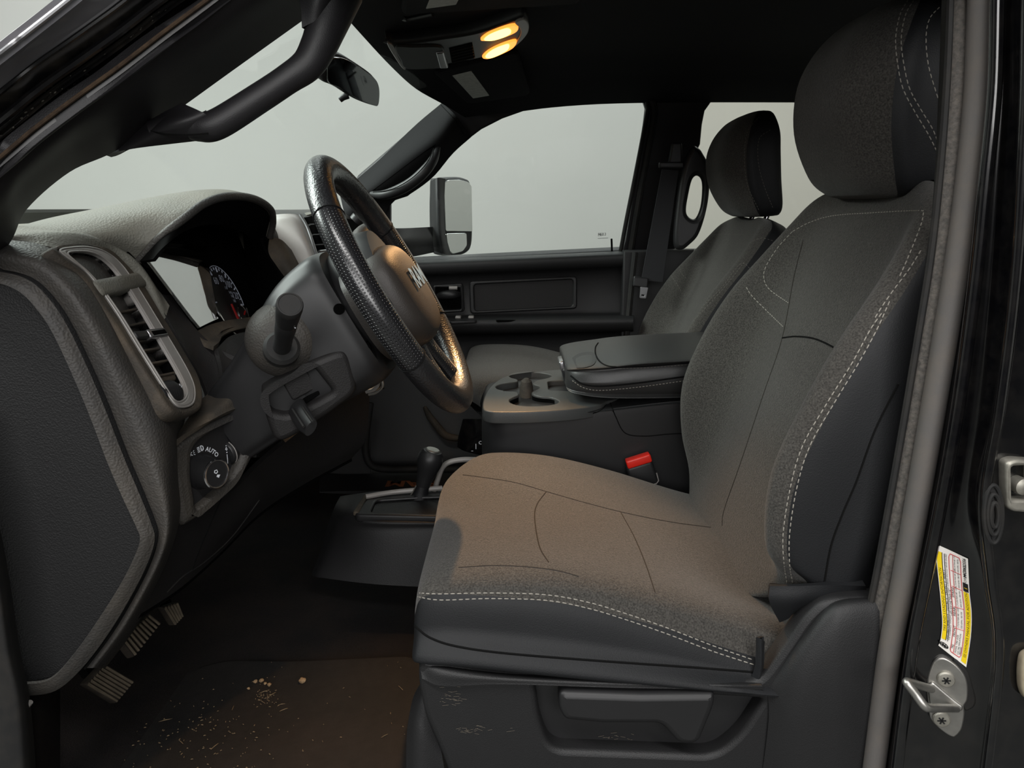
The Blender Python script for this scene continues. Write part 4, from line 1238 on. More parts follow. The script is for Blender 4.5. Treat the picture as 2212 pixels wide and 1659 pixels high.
def blade(name, l, r_, m, th=.003, d0=.0, d1=-.030, root=vt, bev=.001, tilt=.0):
    a, b = Vector(vf.w(*vf.px(*l), d0)), Vector(vf.w(*vf.px(*r_), d0))
    c = (a + b) / 2 + vf.n * ((d1 - d0) / 2)
    return box(name, c, ((b - a).length, abs(d1 - d0), th), m, root, bevel=bev, x=(b - a), y=vf.n + vf.y * tilt)

for l, r_ in (((245, 677), (308, 664)), ((266, 706), (328, 692)), ((292, 738), (352, 727)), ((305, 757), (364, 748)), ((322, 785), (380, 774)), ((338, 812), (396, 800))):
    blade('slat', l, r_, M['dusty'], tilt=-.25)
blade('cross_bar', (202, 628), (304, 606), M['dashtop_lit'], th=.021, d0=.008, d1=-.02, bev=.006)
blade('lower_cover', (336, 820), (394, 806), M['dusty'], th=.012, d0=-.002, d1=-.02, bev=.004)
blade('adjust_tab', (286, 728), (350, 722), M['plastic_smooth'], th=.010, d0=.006, d1=-.02, bev=.003)
blade('tab_insert', (312, 727), (349, 722), M['silver'], th=.012, d0=.008, d1=-.004, bev=.003)
blade('tab_slot', (317, 727), (346, 722.5), M['dark'], th=.006, d0=.0088, d1=.004, bev=.001)
for k in range(3):
    blade('guide_vane', (262 + k * 36 + 0, 690 + k * 58), (268 + k * 36, 688 + k * 58), M['dark'], th=.03, d0=-.012, d1=-.04, bev=.001)
for k in range(3):
    tube('slot_line', [vf.w(*vf.px(150 + k * 14, 562 + k * 6), -.02), vf.w(*vf.px(196 + k * 12, 606 + k * 2), -.02)], .001, M['plastic_smooth'], vt, seg=6)
# thumb wheel
a, b = vf.w(*vf.px(346, 850)), vf.w(*vf.px(384, 842))
lathe('thumb_wheel', a - vf.n * .012, b - a, [(.017, 0), (.018, .002)] + [(.018 if k % 2 else .0168, .003 + k * (b - a).length / 16) for k in range(14)] + [(.018, (b - a).length - .002), (.017, (b - a).length)], M['plastic_smooth'], vt, seg=26)
for k in range(3):
    tube('flow_mark', [vf.w(*vf.px(387 + k * 4, 838 - k * .7), -.0), vf.w(*vf.px(389 + k * 4, 833 - k * .7), .0), vf.w(*vf.px(387.5 + k * 4, 830 - k * .7), .0)], .0007, M['mark'], vt, seg=5)
tube('flow_mark', [vf.w(*vf.px(346, 846), .003), vf.w(*vf.px(350, 858), .003)], .001, M['mark'], vt, seg=5)

# ================================================================== INSTRUMENT CLUSTER
ic = thing('instrument_cluster', 'instrument cluster with a clear lens cut to its glare and a dim red speedometer inside the binnacle', 'gauge', P(440, 620, 1.1))
cf = fr3(P(330, 560, 1.0), P(545, 600, 1.34), P(430, 712, 1.04))
plate('cluster_back', cf.up(-.012), cf.pts([(290, 540), (345, 500), (440, 480), (560, 500), (600, 640), (590, 720), (470, 760), (420, 740)]), M['dark'], ic, depth=.01, bevel=.001)
lens = cf.pts([(318, 566), (332, 553), (348, 534), (358, 522), (372, 527), (388, 530), (405, 529), (420, 525), (437, 521), (446, 560), (455, 620), (468, 690), (446, 700), (428, 709), (412, 690), (380, 648)])
plate('lens', cf.up(.003), smooth2(lens, 4 * len(lens)) if False else lens, M['lens'], ic, depth=.004, bevel=.0005)  # outline follows the glare patch, left part of the lens only
gc = cf.px(499, 648)
gxs = cf.x
# dial: lathe disc
R0 = .060
dc = cf.w(gc[0] , gc[1], -.006)
def dial(a, r, z=.0015):
    return dc + cf.x * (r * math.sin(a)) + cf.y * (r * math.cos(a)) + cf.n * z
upv = cf.y if cf.y.z > 0 else -cf.y
xv = cf.x if cf.x.y > 0 else -cf.x
def dial(a, r, z=.0015):
    return dc + xv * (r * math.sin(a)) + upv * (r * math.cos(a)) + cf.n * z
mk('dial_face', [dial(2 * math.pi * k / 40, R0, .0) for k in range(40)], [tuple(range(40))], M['gauge'], ic, recalc=False)
tube('dial_ring', [dial(R(100 + 190 * k / 30), R0 * 1.02, .002) for k in range(31)], .0022, M['chrome'], ic, seg=8)
for k in range(19):
    a = R(-95 + 190 * k / 18)
    tube('tick_mark', [dial(a, R0 * .93), dial(a, R0 * (.80 if k % 3 == 0 else .86))], .0011 if k % 3 == 0 else .0007, M['gaugewhite'], ic, seg=5)
tube('dial_arc', [dial(R(-95 + 190 * k / 30), R0 * .97) for k in range(31)], .0006, M['gaugewhite'], ic, seg=5)
for s_, a in (('60', -32), ('80', 8), ('100', 40), ('120', 74)):
    c_ = dial(R(a), R0 * .62, .002)
    text('number', s_, .017, lambda x, y, c_=c_: c_ + xv * x + upv * y, M['gaugewhite'], ic)
for s_, a in (('110', 24), ('140', 52), ('160', 68), ('180', 88)):
    c_ = dial(R(a), R0 * .40, .002)
    text('number', s_, .007, lambda x, y, c_=c_: c_ + xv * x + upv * y, M['gaugewhite'], ic)
tube('needle', [dial(R(172), R0 * .1, .004), dial(R(172), R0 * .85, .004)], .0016, M['gaugered'], ic, seg=6)
tube('needle', [dial(R(158), R0 * .3, .003), dial(R(158), R0 * .85, .003)], .001, M['gaugered'], ic, seg=6)
sc_ = dial(R(118), R0 * .78, .001)
tube('sub_dial_ring', [sc_ + xv * (.017 * math.sin(t)) + upv * (.017 * math.cos(t)) for t in [2 * math.pi * k / 24 for k in range(24)]], .0014, M['chrome'], ic, closed=True, seg=6)
tube('sub_needle', [sc_ + cf.n * .002, sc_ + xv * .009 + upv * .006 + cf.n * .002], .0012, M['gaugered'], ic, seg=6)

# ================================================================== HEADLIGHT SWITCH
hsw = thing('headlight_switch', 'round headlight switch knob with a chrome ring and a dimmer wheel on the lower dashboard', 'switch', P(450, 1000, .9))
sp = pf.up(-.010)
plate('switch_panel', sp, smooth2(pf.pts([(405, 1000), (410, 965), (435, 938), (480, 914), (512, 902), (528, 915), (534, 950), (526, 992), (506, 1036), (468, 1072), (432, 1102), (415, 1105), (412, 1070)]), 80), M['plastic_smooth'], hsw, depth=.01, bevel=.001)
k0 = sp.px(436, 1018)
kn = sp.w(k0[0], k0[1], 0)
lathe('knob', kn, pf.n, [(.0235, 0), (.0225, .003), (.0205, .006), (.0198, .026), (.019, .0285)], M['plastic_smooth'], hsw, seg=40)
lathe('knob_ring', kn + pf.n * .0275, pf.n, [(.0194, 0), (.0194, .0012), (.0180, .002), (.0165, .0018), (.0165, 0)], M['chrome'], hsw, seg=40)
lathe('knob_face', kn + pf.n * .027, pf.n, [(.0168, 0), (.0168, .0012), (.0, .0012)], M['plastic_smooth'], hsw, seg=32)
kf = Fr(kn + pf.n * .0290, pf.x, pf.y)
up_ = pf.y if pf.y.z > 0 else -pf.y
rt_ = Vector((0, 1, 0)); rt_ = (rt_ - pf.n * rt_.dot(pf.n)); rt_ = (rt_ - up_ * rt_.dot(up_)).normalized()
def kp(x, y, o=kf.o):
    return o + rt_ * x + up_ * y
tube('fog_mark', [kp(-.001, .001), kp(-.003, .003), kp(-.002, .0055), kp(.001, .005), kp(.0015, .002), kp(-.001, .001)], .0006, M['mark'], hsw, seg=5)
mk('fog_mark', [kp(.0, -.001), kp(.004, -.003), kp(.001, -.006), kp(-.002, -.003)], [(0, 1, 2, 3)], M['mark'], hsw, recalc=False)
def arcp(a, r):
    return kn + rt_ * (r * math.sin(R(a))) + up_ * (r * math.cos(R(a))) + pf.n * .001
rr_ = .0285
for s_, a, sz in (('AUTO', 72, .0080),):
    V, Fc = textgeo(s_, sz, 'CENTER', 0, .0002)
    o_ = arcp(a - 22, rr_ + .002)
    mk('lettering', [kn + rt_ * ((rr_ + v.y) * math.sin(R(a - 22) + v.x / rr_)) + up_ * ((rr_ + v.y) * math.cos(R(a - 22) + v.x / rr_)) + pf.n * .001 for v in V], Fc, M['mark'], hsw, recalc=False)
def ring_(c, r, a0=0, a1=360, n=16):
    return [c + rt_ * (r * math.sin(R(a0 + (a1 - a0) * k / n))) + up_ * (r * math.cos(R(a0 + (a1 - a0) * k / n))) for k in range(n + 1)]
tube('off_mark', ring_(arcp(-52, rr_), .0032), .0006, M['mark'], hsw, seg=5)
c_ = arcp(-18, rr_ + .001)
tube('side_lamp_mark', ring_(c_ + rt_ * -.002, .002, 0, 180), .0006, M['mark'], hsw, seg=5)
tube('side_lamp_mark', ring_(c_ + rt_ * .0024, .002, 180, 360), .0006, M['mark'], hsw, seg=5)
for dy in (-.003, 0, .003):
    tube('side_lamp_mark', [c_ + rt_ * -.0038 + up_ * dy * .6, c_ + rt_ * -.0058 + up_ * dy], .0005, M['mark'], hsw, seg=5)
    tube('side_lamp_mark', [c_ + rt_ * .0042 + up_ * dy * .6, c_ + rt_ * .006 + up_ * dy], .0005, M['mark'], hsw, seg=5)
c_ = arcp(12, rr_ + .001)
tube('beam_mark', ring_(c_ + rt_ * .001, .0034, 0, 180) + [c_ + rt_ * .001 + up_ * .0034], .0007, M['mark'], hsw, seg=5)
for dy in (-.003, -.001, .001, .003):
    tube('beam_mark', [c_ + rt_ * -.001 + up_ * dy, c_ + rt_ * -.0045 + up_ * dy], .0006, M['mark'], hsw, seg=5)
# dimmer wheel
d0 = sp.px(499, 978)
dw = sp.w(d0[0], d0[1], -.006)
lathe('dimmer_wheel', dw - rt_ * .005, rt_, [(.0155, 0), (.0165, .0015), (.0165, .0085), (.0155, .010)], M['plastic_smooth'], hsw, seg=36)
tube('dimmer_groove', [dw + pf.n * (.0168 * math.cos(t)) + up_ * (.0168 * math.sin(t)) for t in [R(-65 + 130 * k / 20) for k in range(21)]], .0007, M['satin'], hsw, seg=5)
def sq(px_, py_):
    q = sp.px(px_, py_)
    return sp.w(q[0], q[1], .0012)
mk('dimmer_mark', [sq(488.5, 981), sq(490, 981), sq(491.5, 1001), sq(490, 1001)], [(0, 1, 2, 3)], M['mark'], hsw, recalc=False)
mk('dimmer_mark', [sq(487.5, 976), sq(490, 975.5), sq(490.2, 978), sq(487.8, 978.4)], [(0, 1, 2, 3)], M['mark'], hsw, recalc=False)
tube('dimmer_mark', [sq(486, 971), sq(487.5, 966), sq(489.5, 969), sq(488.5, 973), sq(486, 971)], .0005, M['mark'], hsw, seg=5)
tube('dimmer_mark', [sq(486.5, 963), sq(489.5, 962)], .0007, M['mark'], hsw, seg=5)

# ================================================================== STEERING COLUMN AND WHEEL
HUB = Vector((-.160, 1.05, .645))
TL = R(29.5)
WU = Vector((-math.sin(TL), 0, math.cos(TL)))       # up in the wheel plane
WN = Vector((math.cos(TL), 0, math.sin(TL)))        # towards the driver
WY = Vector((0, 1, 0))
def wp(y, u, n=0.0):
    return HUB + WY * y + WU * u + WN * n
RW = .176
sw = thing('steering_wheel', 'black leather steering wheel with perforated grips and a chrome lettered hub', 'steering wheel', HUB)
def rimarc(name, a0, a1, m, r=.0182, n=50, grow=0):
    pts = [wp(RW * math.sin(R(a0 + (a1 - a0) * k / n)), RW * math.cos(R(a0 + (a1 - a0) * k / n))) for k in range(n + 1)]
    rad = [r] * (n + 1)
    V, Fc, uv = tubegeo(pts, rad, 28, False, .96, 1.1, up=WN)
    return mk(name, V, Fc, m, sw, uv=uv)
# near side is -y: angles measured from the top towards +y (far side)
rimarc('rim_top', -52, 62, M['wheel'])
rimarc('rim_bottom', 116, 242, M['wheel'])
rimarc('perforated_grip', 62.4, 115.6, M['perf'], r=.0184)
rimarc('perforated_grip', 242.4, 307.6, M['perf'], r=.0184)
for a in (-52.2, 62.2, 115.8, 242.2):
    c_ = wp(RW * math.sin(R(a)), RW * math.cos(R(a)))
    e1 = (wp(math.sin(R(a)), math.cos(R(a))) - HUB).normalized()
    tube('grip_seam', [c_ + e1 * (.0186 * 1.1 * math.cos(t)) + WN * (.0186 * .96 * math.sin(t)) for t in [2 * math.pi * k / 28 for k in range(28)]], .0009, M['seam'], sw, closed=True, seg=6)
# hub cover
hr_ = []
for s_, n_ in ((1.0, -.045), (1.03, -.02), (1.02, 0.004), (.94, .020), (.74, .029), (.40, .033), (.12, .0335)):
    ring = []
    for k in range(16):
        t = 2 * math.pi * k / 16
        cx, cy = math.cos(t), math.sin(t)
        e = .72
        x = math.copysign(abs(cx) ** e, cx) * .098 * s_
        y = math.copysign(abs(cy) ** e, cy) * (.066 if cy > 0 else .076) * s_
        ring.append(wp(x, y - .010, n_))
    hr_.append(ring)
loft('hub_cover', hr_, 64, 40, M['hub'], sw, key='hub')
# spokes
def spoke(name, pts, w0, th, m):
    return tube(name, pts, w0, m, sw, n=24, seg=14, sx=th, sy=1.0, up=WN)
for e in (-1, 1):
    spoke('spoke', [wp(e * .06, -.012, -.008), wp(e * .11, -.014, -.010), wp(e * .145, -.012, -.006), wp(e * RW, -.008, 0)], [.040, .032, .028, .030], .42, M['plastic_smooth'])
    if e > 0:
      tube('spoke_trim', [wp(e * .078, .020, .008), wp(e * .105, .017, .006), wp(e * .135, .012, .004), wp(e * .142, -.01, .004), wp(e * .130, -.030, .004), wp(e * .10, -.036, .006), wp(e * .078, -.034, .008)], .0035, M['silver' if e > 0 else 'dashdark'], sw, n=40, seg=8)
    box('spoke_switch', wp(e * .11, -.008, .006 if e > 0 else -.004), (.045, .036, .012), M['plastic_smooth'], sw, bevel=.004, x=WY, y=WU)
    spoke('lower_spoke', [wp(e * .030, -.06, -.008), wp(e * .040, -.10, -.008), wp(e * .05, -.14, -.004), wp(e * .055, -.170, 0)], [.022, .018, .018, .022], .5, M['perf'])
# chrome emblem lettering
text('emblem', 'RAM', .040, lambda x, y: wp(x * 1.25, y - .004, .0350), M['chrome'], sw, bold=.0008)
V, Fc = textgeo('RAM', .040, 'CENTER', 0, .0008)
# back cover of the wheel
lathe('wheel_back_cover', wp(0, .0, -.012), -WN, [(.082, -.02), (.088, 0), (.086, .02), (.078, .05), (.070, .075), (.055, .082)], M['plastic_smooth'], sw, seg=40, xdir=WU)

sc2 = thing('steering_column', 'dusty black steering column shroud with stalk, shift lever and tilt lever', 'steering column', HUB - WN * .2)
# shroud: rings along the column axis
def cring(s, hy, hu, du, r):
    c = HUB - WN * s + WU * du
    pts = []
    for (sy, su, a0) in ((1, 1, 0), (-1, 1, 90), (-1, -1, 180), (1, -1, 270)):
        for k in range(3):
            a = R(a0 + 45 * k)
            pts.append(c + WY * (sy * (hy - r) + r * math.cos(a)) + WU * (su * (hu - r) + r * math.sin(a)))
    return pts
loft('shroud', [cring(.055, .085, .088, -.004, .045), cring(.075, .092, .094, -.006, .045), cring(.12, .096, .088, -.010, .04), cring(.17, .094, .075, -.022, .035), cring(.22, .090, .062, -.036, .03), cring(.28, .085, .052, -.05, .03)], 72, 40, M['plastic_smooth'], sc2, key='shroud')
# lower tray of the column with the recess
lowf = fr3(P(575, 880, .925), P(745, 800, .955), P(600, 950, .93))
lo = smooth2(lowf.pts([(566, 860), (580, 835), (640, 800), (700, 770), (745, 760), (765, 800), (768, 845), (730, 880), (680, 915), (630, 945), (602, 952), (585, 930)]), 80)
li = rp(lowf.pts([(574, 856), (600, 838), (640, 816), (662, 796), (680, 796), (720, 846), (680, 868), (620, 896), (592, 890), (580, 878)]), .006)
plate('lower_cover', lowf.up(.002), lo, M['dashdark'], sc2, holes=[li], depth=.07, bevel=.008)
plate('recess', lowf.up(-.016), lowf.pts([(566, 860), (640, 800), (700, 780), (735, 846), (680, 880), (600, 905)]), M['plastic_smooth'], sc2, depth=.01, bevel=.001)
plate('recess_door', lowf.up(-.012), rp(lowf.pts([(612, 834), (664, 806), (690, 842), (634, 872)]), .004), M['dashdark'], sc2, depth=.006, bevel=.002)
plate('recess_slot', lowf.up(-.010), rp(lowf.pts([(655, 868), (692, 846), (694, 856), (658, 880)]), .002), M['dark'], sc2, depth=.006, bevel=.001)
tube('tilt_lever', PP([(640, 880, .94), (655, 905, .92), (672, 925, .90)]), [.014, .014, .011], M['plastic_smooth'], sc2, n=16, seg=14, sx=.55, up=Vector((0, -1, 0)))
for a, b in (((632, 884), (656, 922)), ((654, 880), (676, 912))):
    tube('lever_rib', PP([(a[0], a[1], .925), (b[0], b[1], .895)]), .0018, M['rubber_dark'], sc2, seg=6)
# stalk boss and stalk
bc = P(606, 738, .950)
s0 = P(609, 750, .912)
sa = P(627, 653, .80) - s0
SL = sa.length / .103
sa = sa.normalized()
lathe('stalk_boss', bc + Vector((0, .02, 0)), (.35, -1, .25), [(.050, -.03), (.0495, 0), (.047, .010), (.040, .021), (.030, .030), (.02, .034)], M['dash'], sc2, seg=36)
lathe('stalk_collar', s0 - sa * .012, sa, [(.022, 0), (.022, .010), (.018, .014)], M['rubber_dark'], sc2, seg=28)
lathe('stalk', s0, sa, [(r_ * .80, h_ * SL) for r_, h_ in [(.0135, 0), (.0135, .028), (.0150, .045), (.0152, .062), (.0145, .063), (.0155, .065), (.0165, .075), (.0172, .088), (.0172, .093)]], M['plastic_smooth'], sc2, seg=32)
lathe('stalk_cap', s0 + sa * .092 * SL, sa, [(.0142, 0), (.0142, .008), (.0132, .0100), (.0118, .0102), (.0114, .0096), (.0, .0096)], M['rubber_dark'], sc2, seg=32)
sx_ = sa.cross(Vector((0, 1, 0))).normalized()
for k in range(2):
    c_ = s0 + sa * (.058 + k * .002) * SL + (CAM - s0).normalized() * .0122 + sx_ * (-.004 - k * .006)
    box('stalk_mark', c_, (.0035, .001, .0012), M['mark'], sc2, bevel=0, x=sx_, y=(CAM - s0))
# shift lever beyond the wheel
tube('shift_lever', PP([(735, 560, 1.14), (765, 530, 1.20), (782, 512, 1.24), (798, 496, 1.27)]), [.007, .008, .016, .013], M['hub'], sc2, n=24, seg=14)
tube('wiper_knob', PP([(768, 478, 1.34), (775, 470, 1.34)]), .012, M['plastic_smooth'], sc2, seg=14)
# ignition bracket under the column
tube('key_bracket', PP([(790, 846, 1.15), (806, 842, 1.15), (816, 830, 1.15), (812, 816, 1.15)]), .0035, M['satin'], sc2, n=20, seg=8)
tube('key_bracket', PP([(796, 852, 1.15), (812, 848, 1.15), (826, 834, 1.15), (822, 814, 1.15)]), .0025, M['steel'], sc2, n=20, seg=8)
for x, y in ((732, 668), (797, 746)):
    t_ = bvh(['shroud'])
    h = t_.ray_cast(CAM, ray(x, y).normalized())
    if h[0]:
        lathe('screw_hole', h[0], h[1], [(.007, -.004), (.007, .0004), (.006, .0006), (.0, -.002)], M['dark'], sc2, seg=18)


# ================================================================== PEDALS AND FLOOR
pb_ = thing('parking_brake_pedal', 'ribbed rectangular parking brake pedal nearest the door, dusty grey brown', 'pedal', P(235, 1480, .93))
def pedal(root, q, Y, m, ribs, th=.012, along=True):
    c = [P(x, y, yy) for (x, y), yy in zip(q, Y)]
    f = fr3(c[0], c[1], c[3])
    pts = [f.px(*p) for p in q]
    plate('pad', f, rp(pts, .004), M['pedal_dark'], root, depth=th, bevel=.003)
    for k in range(ribs):
        t = (k + .5) / ribs
        if along:
            a, b = c[0].lerp(c[3], t), c[1].lerp(c[2], t)
        else:
            a, b = c[0].lerp(c[1], t), c[3].lerp(c[2], t)
        a, b = a.lerp(b, .05), b.lerp(a, .05)
        tube('rib', [a + f.n * .0005, b + f.n * .0005], .0022, m, root, seg=6)
    return f
pedal(pb_, [(225, 1434), (291, 1473), (252, 1520), (184, 1478)], [.97, 1.01, .97, .93], M['pedal'], 7)
tube('pedal_arm', [P(192, 1455, 1.0), (-.66, .97, .2), (-.75, .95, .4)], .010, M['dark'], pb_, n=14, seg=8)
bp_ = thing('brake_pedal', 'wide dusty brake pedal pad half hidden under the dashboard', 'pedal', P(310, 1370, 1.02))
pedal(bp_, [(262, 1384), (322, 1326), (348, 1346), (290, 1420)], [1.0, 1.09, 1.10, 1.01], M['pedal'], 9, along=False)
tube('pedal_arm', [P(300, 1350, 1.10), (-.62, 1.05, .25), (-.78, 1.05, .45)], .011, M['dark'], bp_, n=14, seg=8)
gp_ = thing('accelerator_pedal', 'narrow ribbed accelerator pedal behind the brake pedal', 'pedal', P(373, 1325, 1.15))
pedal(gp_, [(352, 1312), (384, 1300), (396, 1332), (378, 1352)], [1.13, 1.17, 1.17, 1.15], M['pedal'], 5, along=False)
tube('pedal_arm', [P(360, 1308, 1.20), (-.66, 1.2, .25), (-.80, 1.2, .40)], .010, M['dark'], gp_, n=14, seg=8)

fm = thing('floor_mat', 'black rubber floor mat strewn with dry grass and dirt in the driver footwell', 'floor mat', (-.3, 1.0, 0.002))
mo = [PZ(150, 1500, .006), PZ(330, 1480, .006), PZ(480, 1430, .006), PZ(640, 1432, .006), PZ(900, 1420, .006), PZ(960, 1500, .006), PZ(980, 1800, .006), PZ(60, 1800, .006)]
zf_ = FZ(.010)
plate('mat', zf_, rp([(p.x, p.y) for p in mo], .03), M['matrubber'], fm, depth=.008, bevel=.003)
# dirt clods and straw on the mat
rng = random.Random(3)
def clod(x, y, r, i):
    c = PZ(x, y, .010 + r * .5)
    bm = bmesh.new()
    bmesh.ops.create_icosphere(bm, subdivisions=2, radius=r)
    for v in bm.verts:
        v.co *= rng.uniform(.75, 1.2)
        v.co.z *= .75
    bm.verts.index_update()
    V = [c + v.co for v in bm.verts]
    Fc = [tuple(v.index for v in f.verts) for f in bm.faces]
    bm.free()
    return mk('dirt_clod', V, Fc, M['dirt'], loc=c)
o = clod(653, 1470, .0055, 0)
tag(o, 'single tan dirt clod alone on the mat, largest and farthest right', 'dirt')
for i, (x, y, r) in enumerate(((552, 1472, .0035), (565, 1470, .0038), (582, 1479, .0035), (573, 1476, .0026), (537, 1487, .0026))):
    o = clod(x, y, r, i)
    tag(o, 'tiny tan dirt crumb in the small cluster on the mat', 'dirt', 'dirt crumbs clustered on the mat')
V, Fc = [], []
for _ in range(240):
    z = rng.random()
    if z < .55:
        x, y = rng.gauss(430, 110), rng.gauss(1590, 40)
    elif z < .75:
        x, y = rng.gauss(578, 14), rng.gauss(1505, 12)
    else:
        x, y = rng.uniform(160, 880), rng.uniform(1430, 1658)
    if x < 130 or x > 890 or y < 1430:
        continue
    p = PZ(x, y, .011)
    a = rng.uniform(0, 6.28)
    l = rng.uniform(.0006, .0020) if rng.random() < .94 else rng.uniform(.004, .010)
    w_ = rng.uniform(.0003, .0006)
    d = Vector((math.cos(a), math.sin(a), 0))
    s = Vector((-d.y, d.x, 0))
    b = len(V)
    V += [p - d * l + s * w_, p + d * l + s * w_, p + d * l - s * w_, p - d * l - s * w_, p + Vector((0, 0, .0012))]
    Fc += [(b, b + 1, b + 4), (b + 1, b + 2, b + 4), (b + 2, b + 3, b + 4), (b + 3, b, b + 4)]
o = mk('grass_bits', V, Fc, M['straw'], recalc=False, loc=PZ(430, 1590, .011))
tag(o, 'scattered tiny bits of dry grass and grit over the floor mat', 'debris', kind='stuff')

# ================================================================== DRIVER WINDSHIELD PILLAR
S = [(-160, 470, .70), (0, 340, .715), (75, 277, .725), (170, 206, .74), (255, 145, .755), (350, 72, .775), (440, 5, .795), (620, -130, .84)]
Lw = [(-60, 640, .80), (22, 524, .815), (58, 452, .825), (150, 372, .845), (250, 326, .865), (372, 246, .90), (520, 140, .935), (800, -60, 1.0)]
Mid = [(-130, 560, .715), (0, 415, .73), (62, 350, .74), (160, 272, .755), (250, 214, .772), (355, 135, .795), (480, 55, .825), (700, -100, .88)]
rows = []
for a, b, c in zip(S, Mid, Lw):
    A, B, C = P(*a), P(*b), P(*c)
    ab = A.lerp(B, .45) + Vector((0, -.012, .004))
    bc_ = B.lerp(C, .5) + Vector((0, -.006, .0))
    rows.append([A, ab, B, bc_, C])
pil = st(shell('trim_7', rows, 30, 50, .012, M['pillar'], key='apd'), 'black driver windshield pillar trim with the grab handle')
tube('seal_edge', PP([(x, y, Y - .003) for x, y, Y in S]), .0020, M['rust'], pil, n=80, seg=8)
# door jamb channel and body skin outside the trim
O1 = [(-160, 330, .70), (0, 200, .70), (75, 140, .71), (150, 88, .72), (245, 20, .735), (330, -45, .75), (430, -110, .77), (600, -230, .81)]
O2 = [(-200, 270, .665), (0, 116, .665), (50, 77, .672), (100, 38, .68), (148, 0, .688), (210, -50, .70), (300, -120, .72), (500, -270, .76)]
rows = []
for a, b in zip(S, O1):
    A, B = P(*a), P(*b)
    n_ = Vector((0, 1, 0))
    rows.append([A, A.lerp(B, .2) + n_ * .035, A.lerp(B, .45) + n_ * .045, A.lerp(B, .62) + n_ * .020, A.lerp(B, .75) + n_ * .026, B])
jm = st(shell('trim_8', rows, 26, 50, .006, M['glossdust'], key='jamb'), 'dirty glossy black door jamb along the windshield pillar')
rows = []
for a, b in zip(O1, O2):
    A, B = P(*a), P(*b)
    rows.append([A, A.lerp(B, .35) + Vector((0, -.004, .002)), A.lerp(B, .75) + Vector((0, -.003, .004)), B, B + Vector((-.02, .03, .0))])
st(shell('trim_9', rows, 20, 50, .006, M['paint_mirrored']), 'outer windshield pillar, grey reflection put into its black paint')
tube('edge_highlight', PP([(x, y, Y - .004) for x, y, Y in O2]), .0022, M['silver'], jm, n=60, seg=8)  # silver tube stands in for the bright reflection along the body edge
tube('drip_line', PP([(x, y, Y - .002) for x, y, Y in O1]), .0025, M['gloss'], jm, n=60, seg=8)
tube('jamb_ridge', [r for r in cr([P(*a).lerp(P(*b), .66) + Vector((0, .008, 0)) for a, b in zip(S, O1)], 60)], .004, M['gloss'], jm, seg=8)
# white specks of dirt in the jamb
tr = bvh(['jamb'])
V, Fc = [], []
for k in range(150):
    t = rng.uniform(.06, .78)
    i = int(t * 7)
    f_ = t * 7 - i
    a = Vector(S[i]).lerp(Vector(S[i + 1]), f_)
    b = Vector(O1[i]).lerp(Vector(O1[i + 1]), f_)
    q = a.lerp(b, min(.9, abs(rng.gauss(.18, .16))))
    h = tr.ray_cast(CAM, ray(q.x, q.y).normalized())
    if not h[0]:
        continue
    n_ = h[1] if h[1].y < 0 else -h[1]
    r_ = rng.choice((.0005, .0006, .0008, .0012))
    e1 = n_.orthogonal().normalized()
    e2 = n_.cross(e1)
    b0_ = len(V)
    V += [h[0] + n_ * .0006 + e1 * (r_ * math.cos(t_)) * 1.3 + e2 * (r_ * math.sin(t_)) for t_ in (0, 1.2, 2.5, 3.7, 5.0)]
    Fc.append(tuple(range(b0_, b0_ + 5)))
sp_ = mk('dirt_speck', V, Fc, mat('pale_dirt_specks', (120, 116, 108), .9, .1), jm, recalc=False)
sp_['kind'] = 'stuff'
# grab handle of the driver pillar
gd = thing('grab_handle', 'large black grab handle arching off the near windshield pillar at top left', 'grab handle', P(540, 220, .88))
hp = [(330, 285, .87), (385, 268, .872), (430, 274, .872), (470, 268, .872), (560, 212, .885), (620, 172, .895), (664, 140, .905), (688, 100, .915), (706, 55, .925), (735, -20, .94)]
tube('handle_bar', PP(hp), [.012, .0135, .0155, .0160, .0155, .0155, .0175, .0195, .022, .026], M['pillar'], gd, n=80, seg=22, sx=1.0)
hb = [[(225, 334, .868), (320, 262, .868), (392, 222, .865)], [(290, 321, .866), (372, 268, .852), (440, 244, .858)], [(370, 311, .872), (415, 290, .862), (462, 262, .868)], [(458, 301, .876), (470, 292, .872), (482, 280, .876)]]
shell('handle_base', [PP(r) for r in hb], 16, 20, .012, M['pillar'], gd)
shell('handle_top', [PP([(652, 60, .905), (690, 40, .905), (730, 10, .93)]), PP([(650, 20, .905), (700, -10, .90), (770, -20, .935)]), PP([(640, -30, .905), (720, -60, .90), (820, -80, .94)])], 14, 12, .012, M['pillar'], gd)
tube('seam', PP([(325, 278, .86), (330, 284, .858), (360, 290, .853), (410, 291, .852), (450, 288, .853)]), .0009, M['seam'], gd, n=40, seg=6)

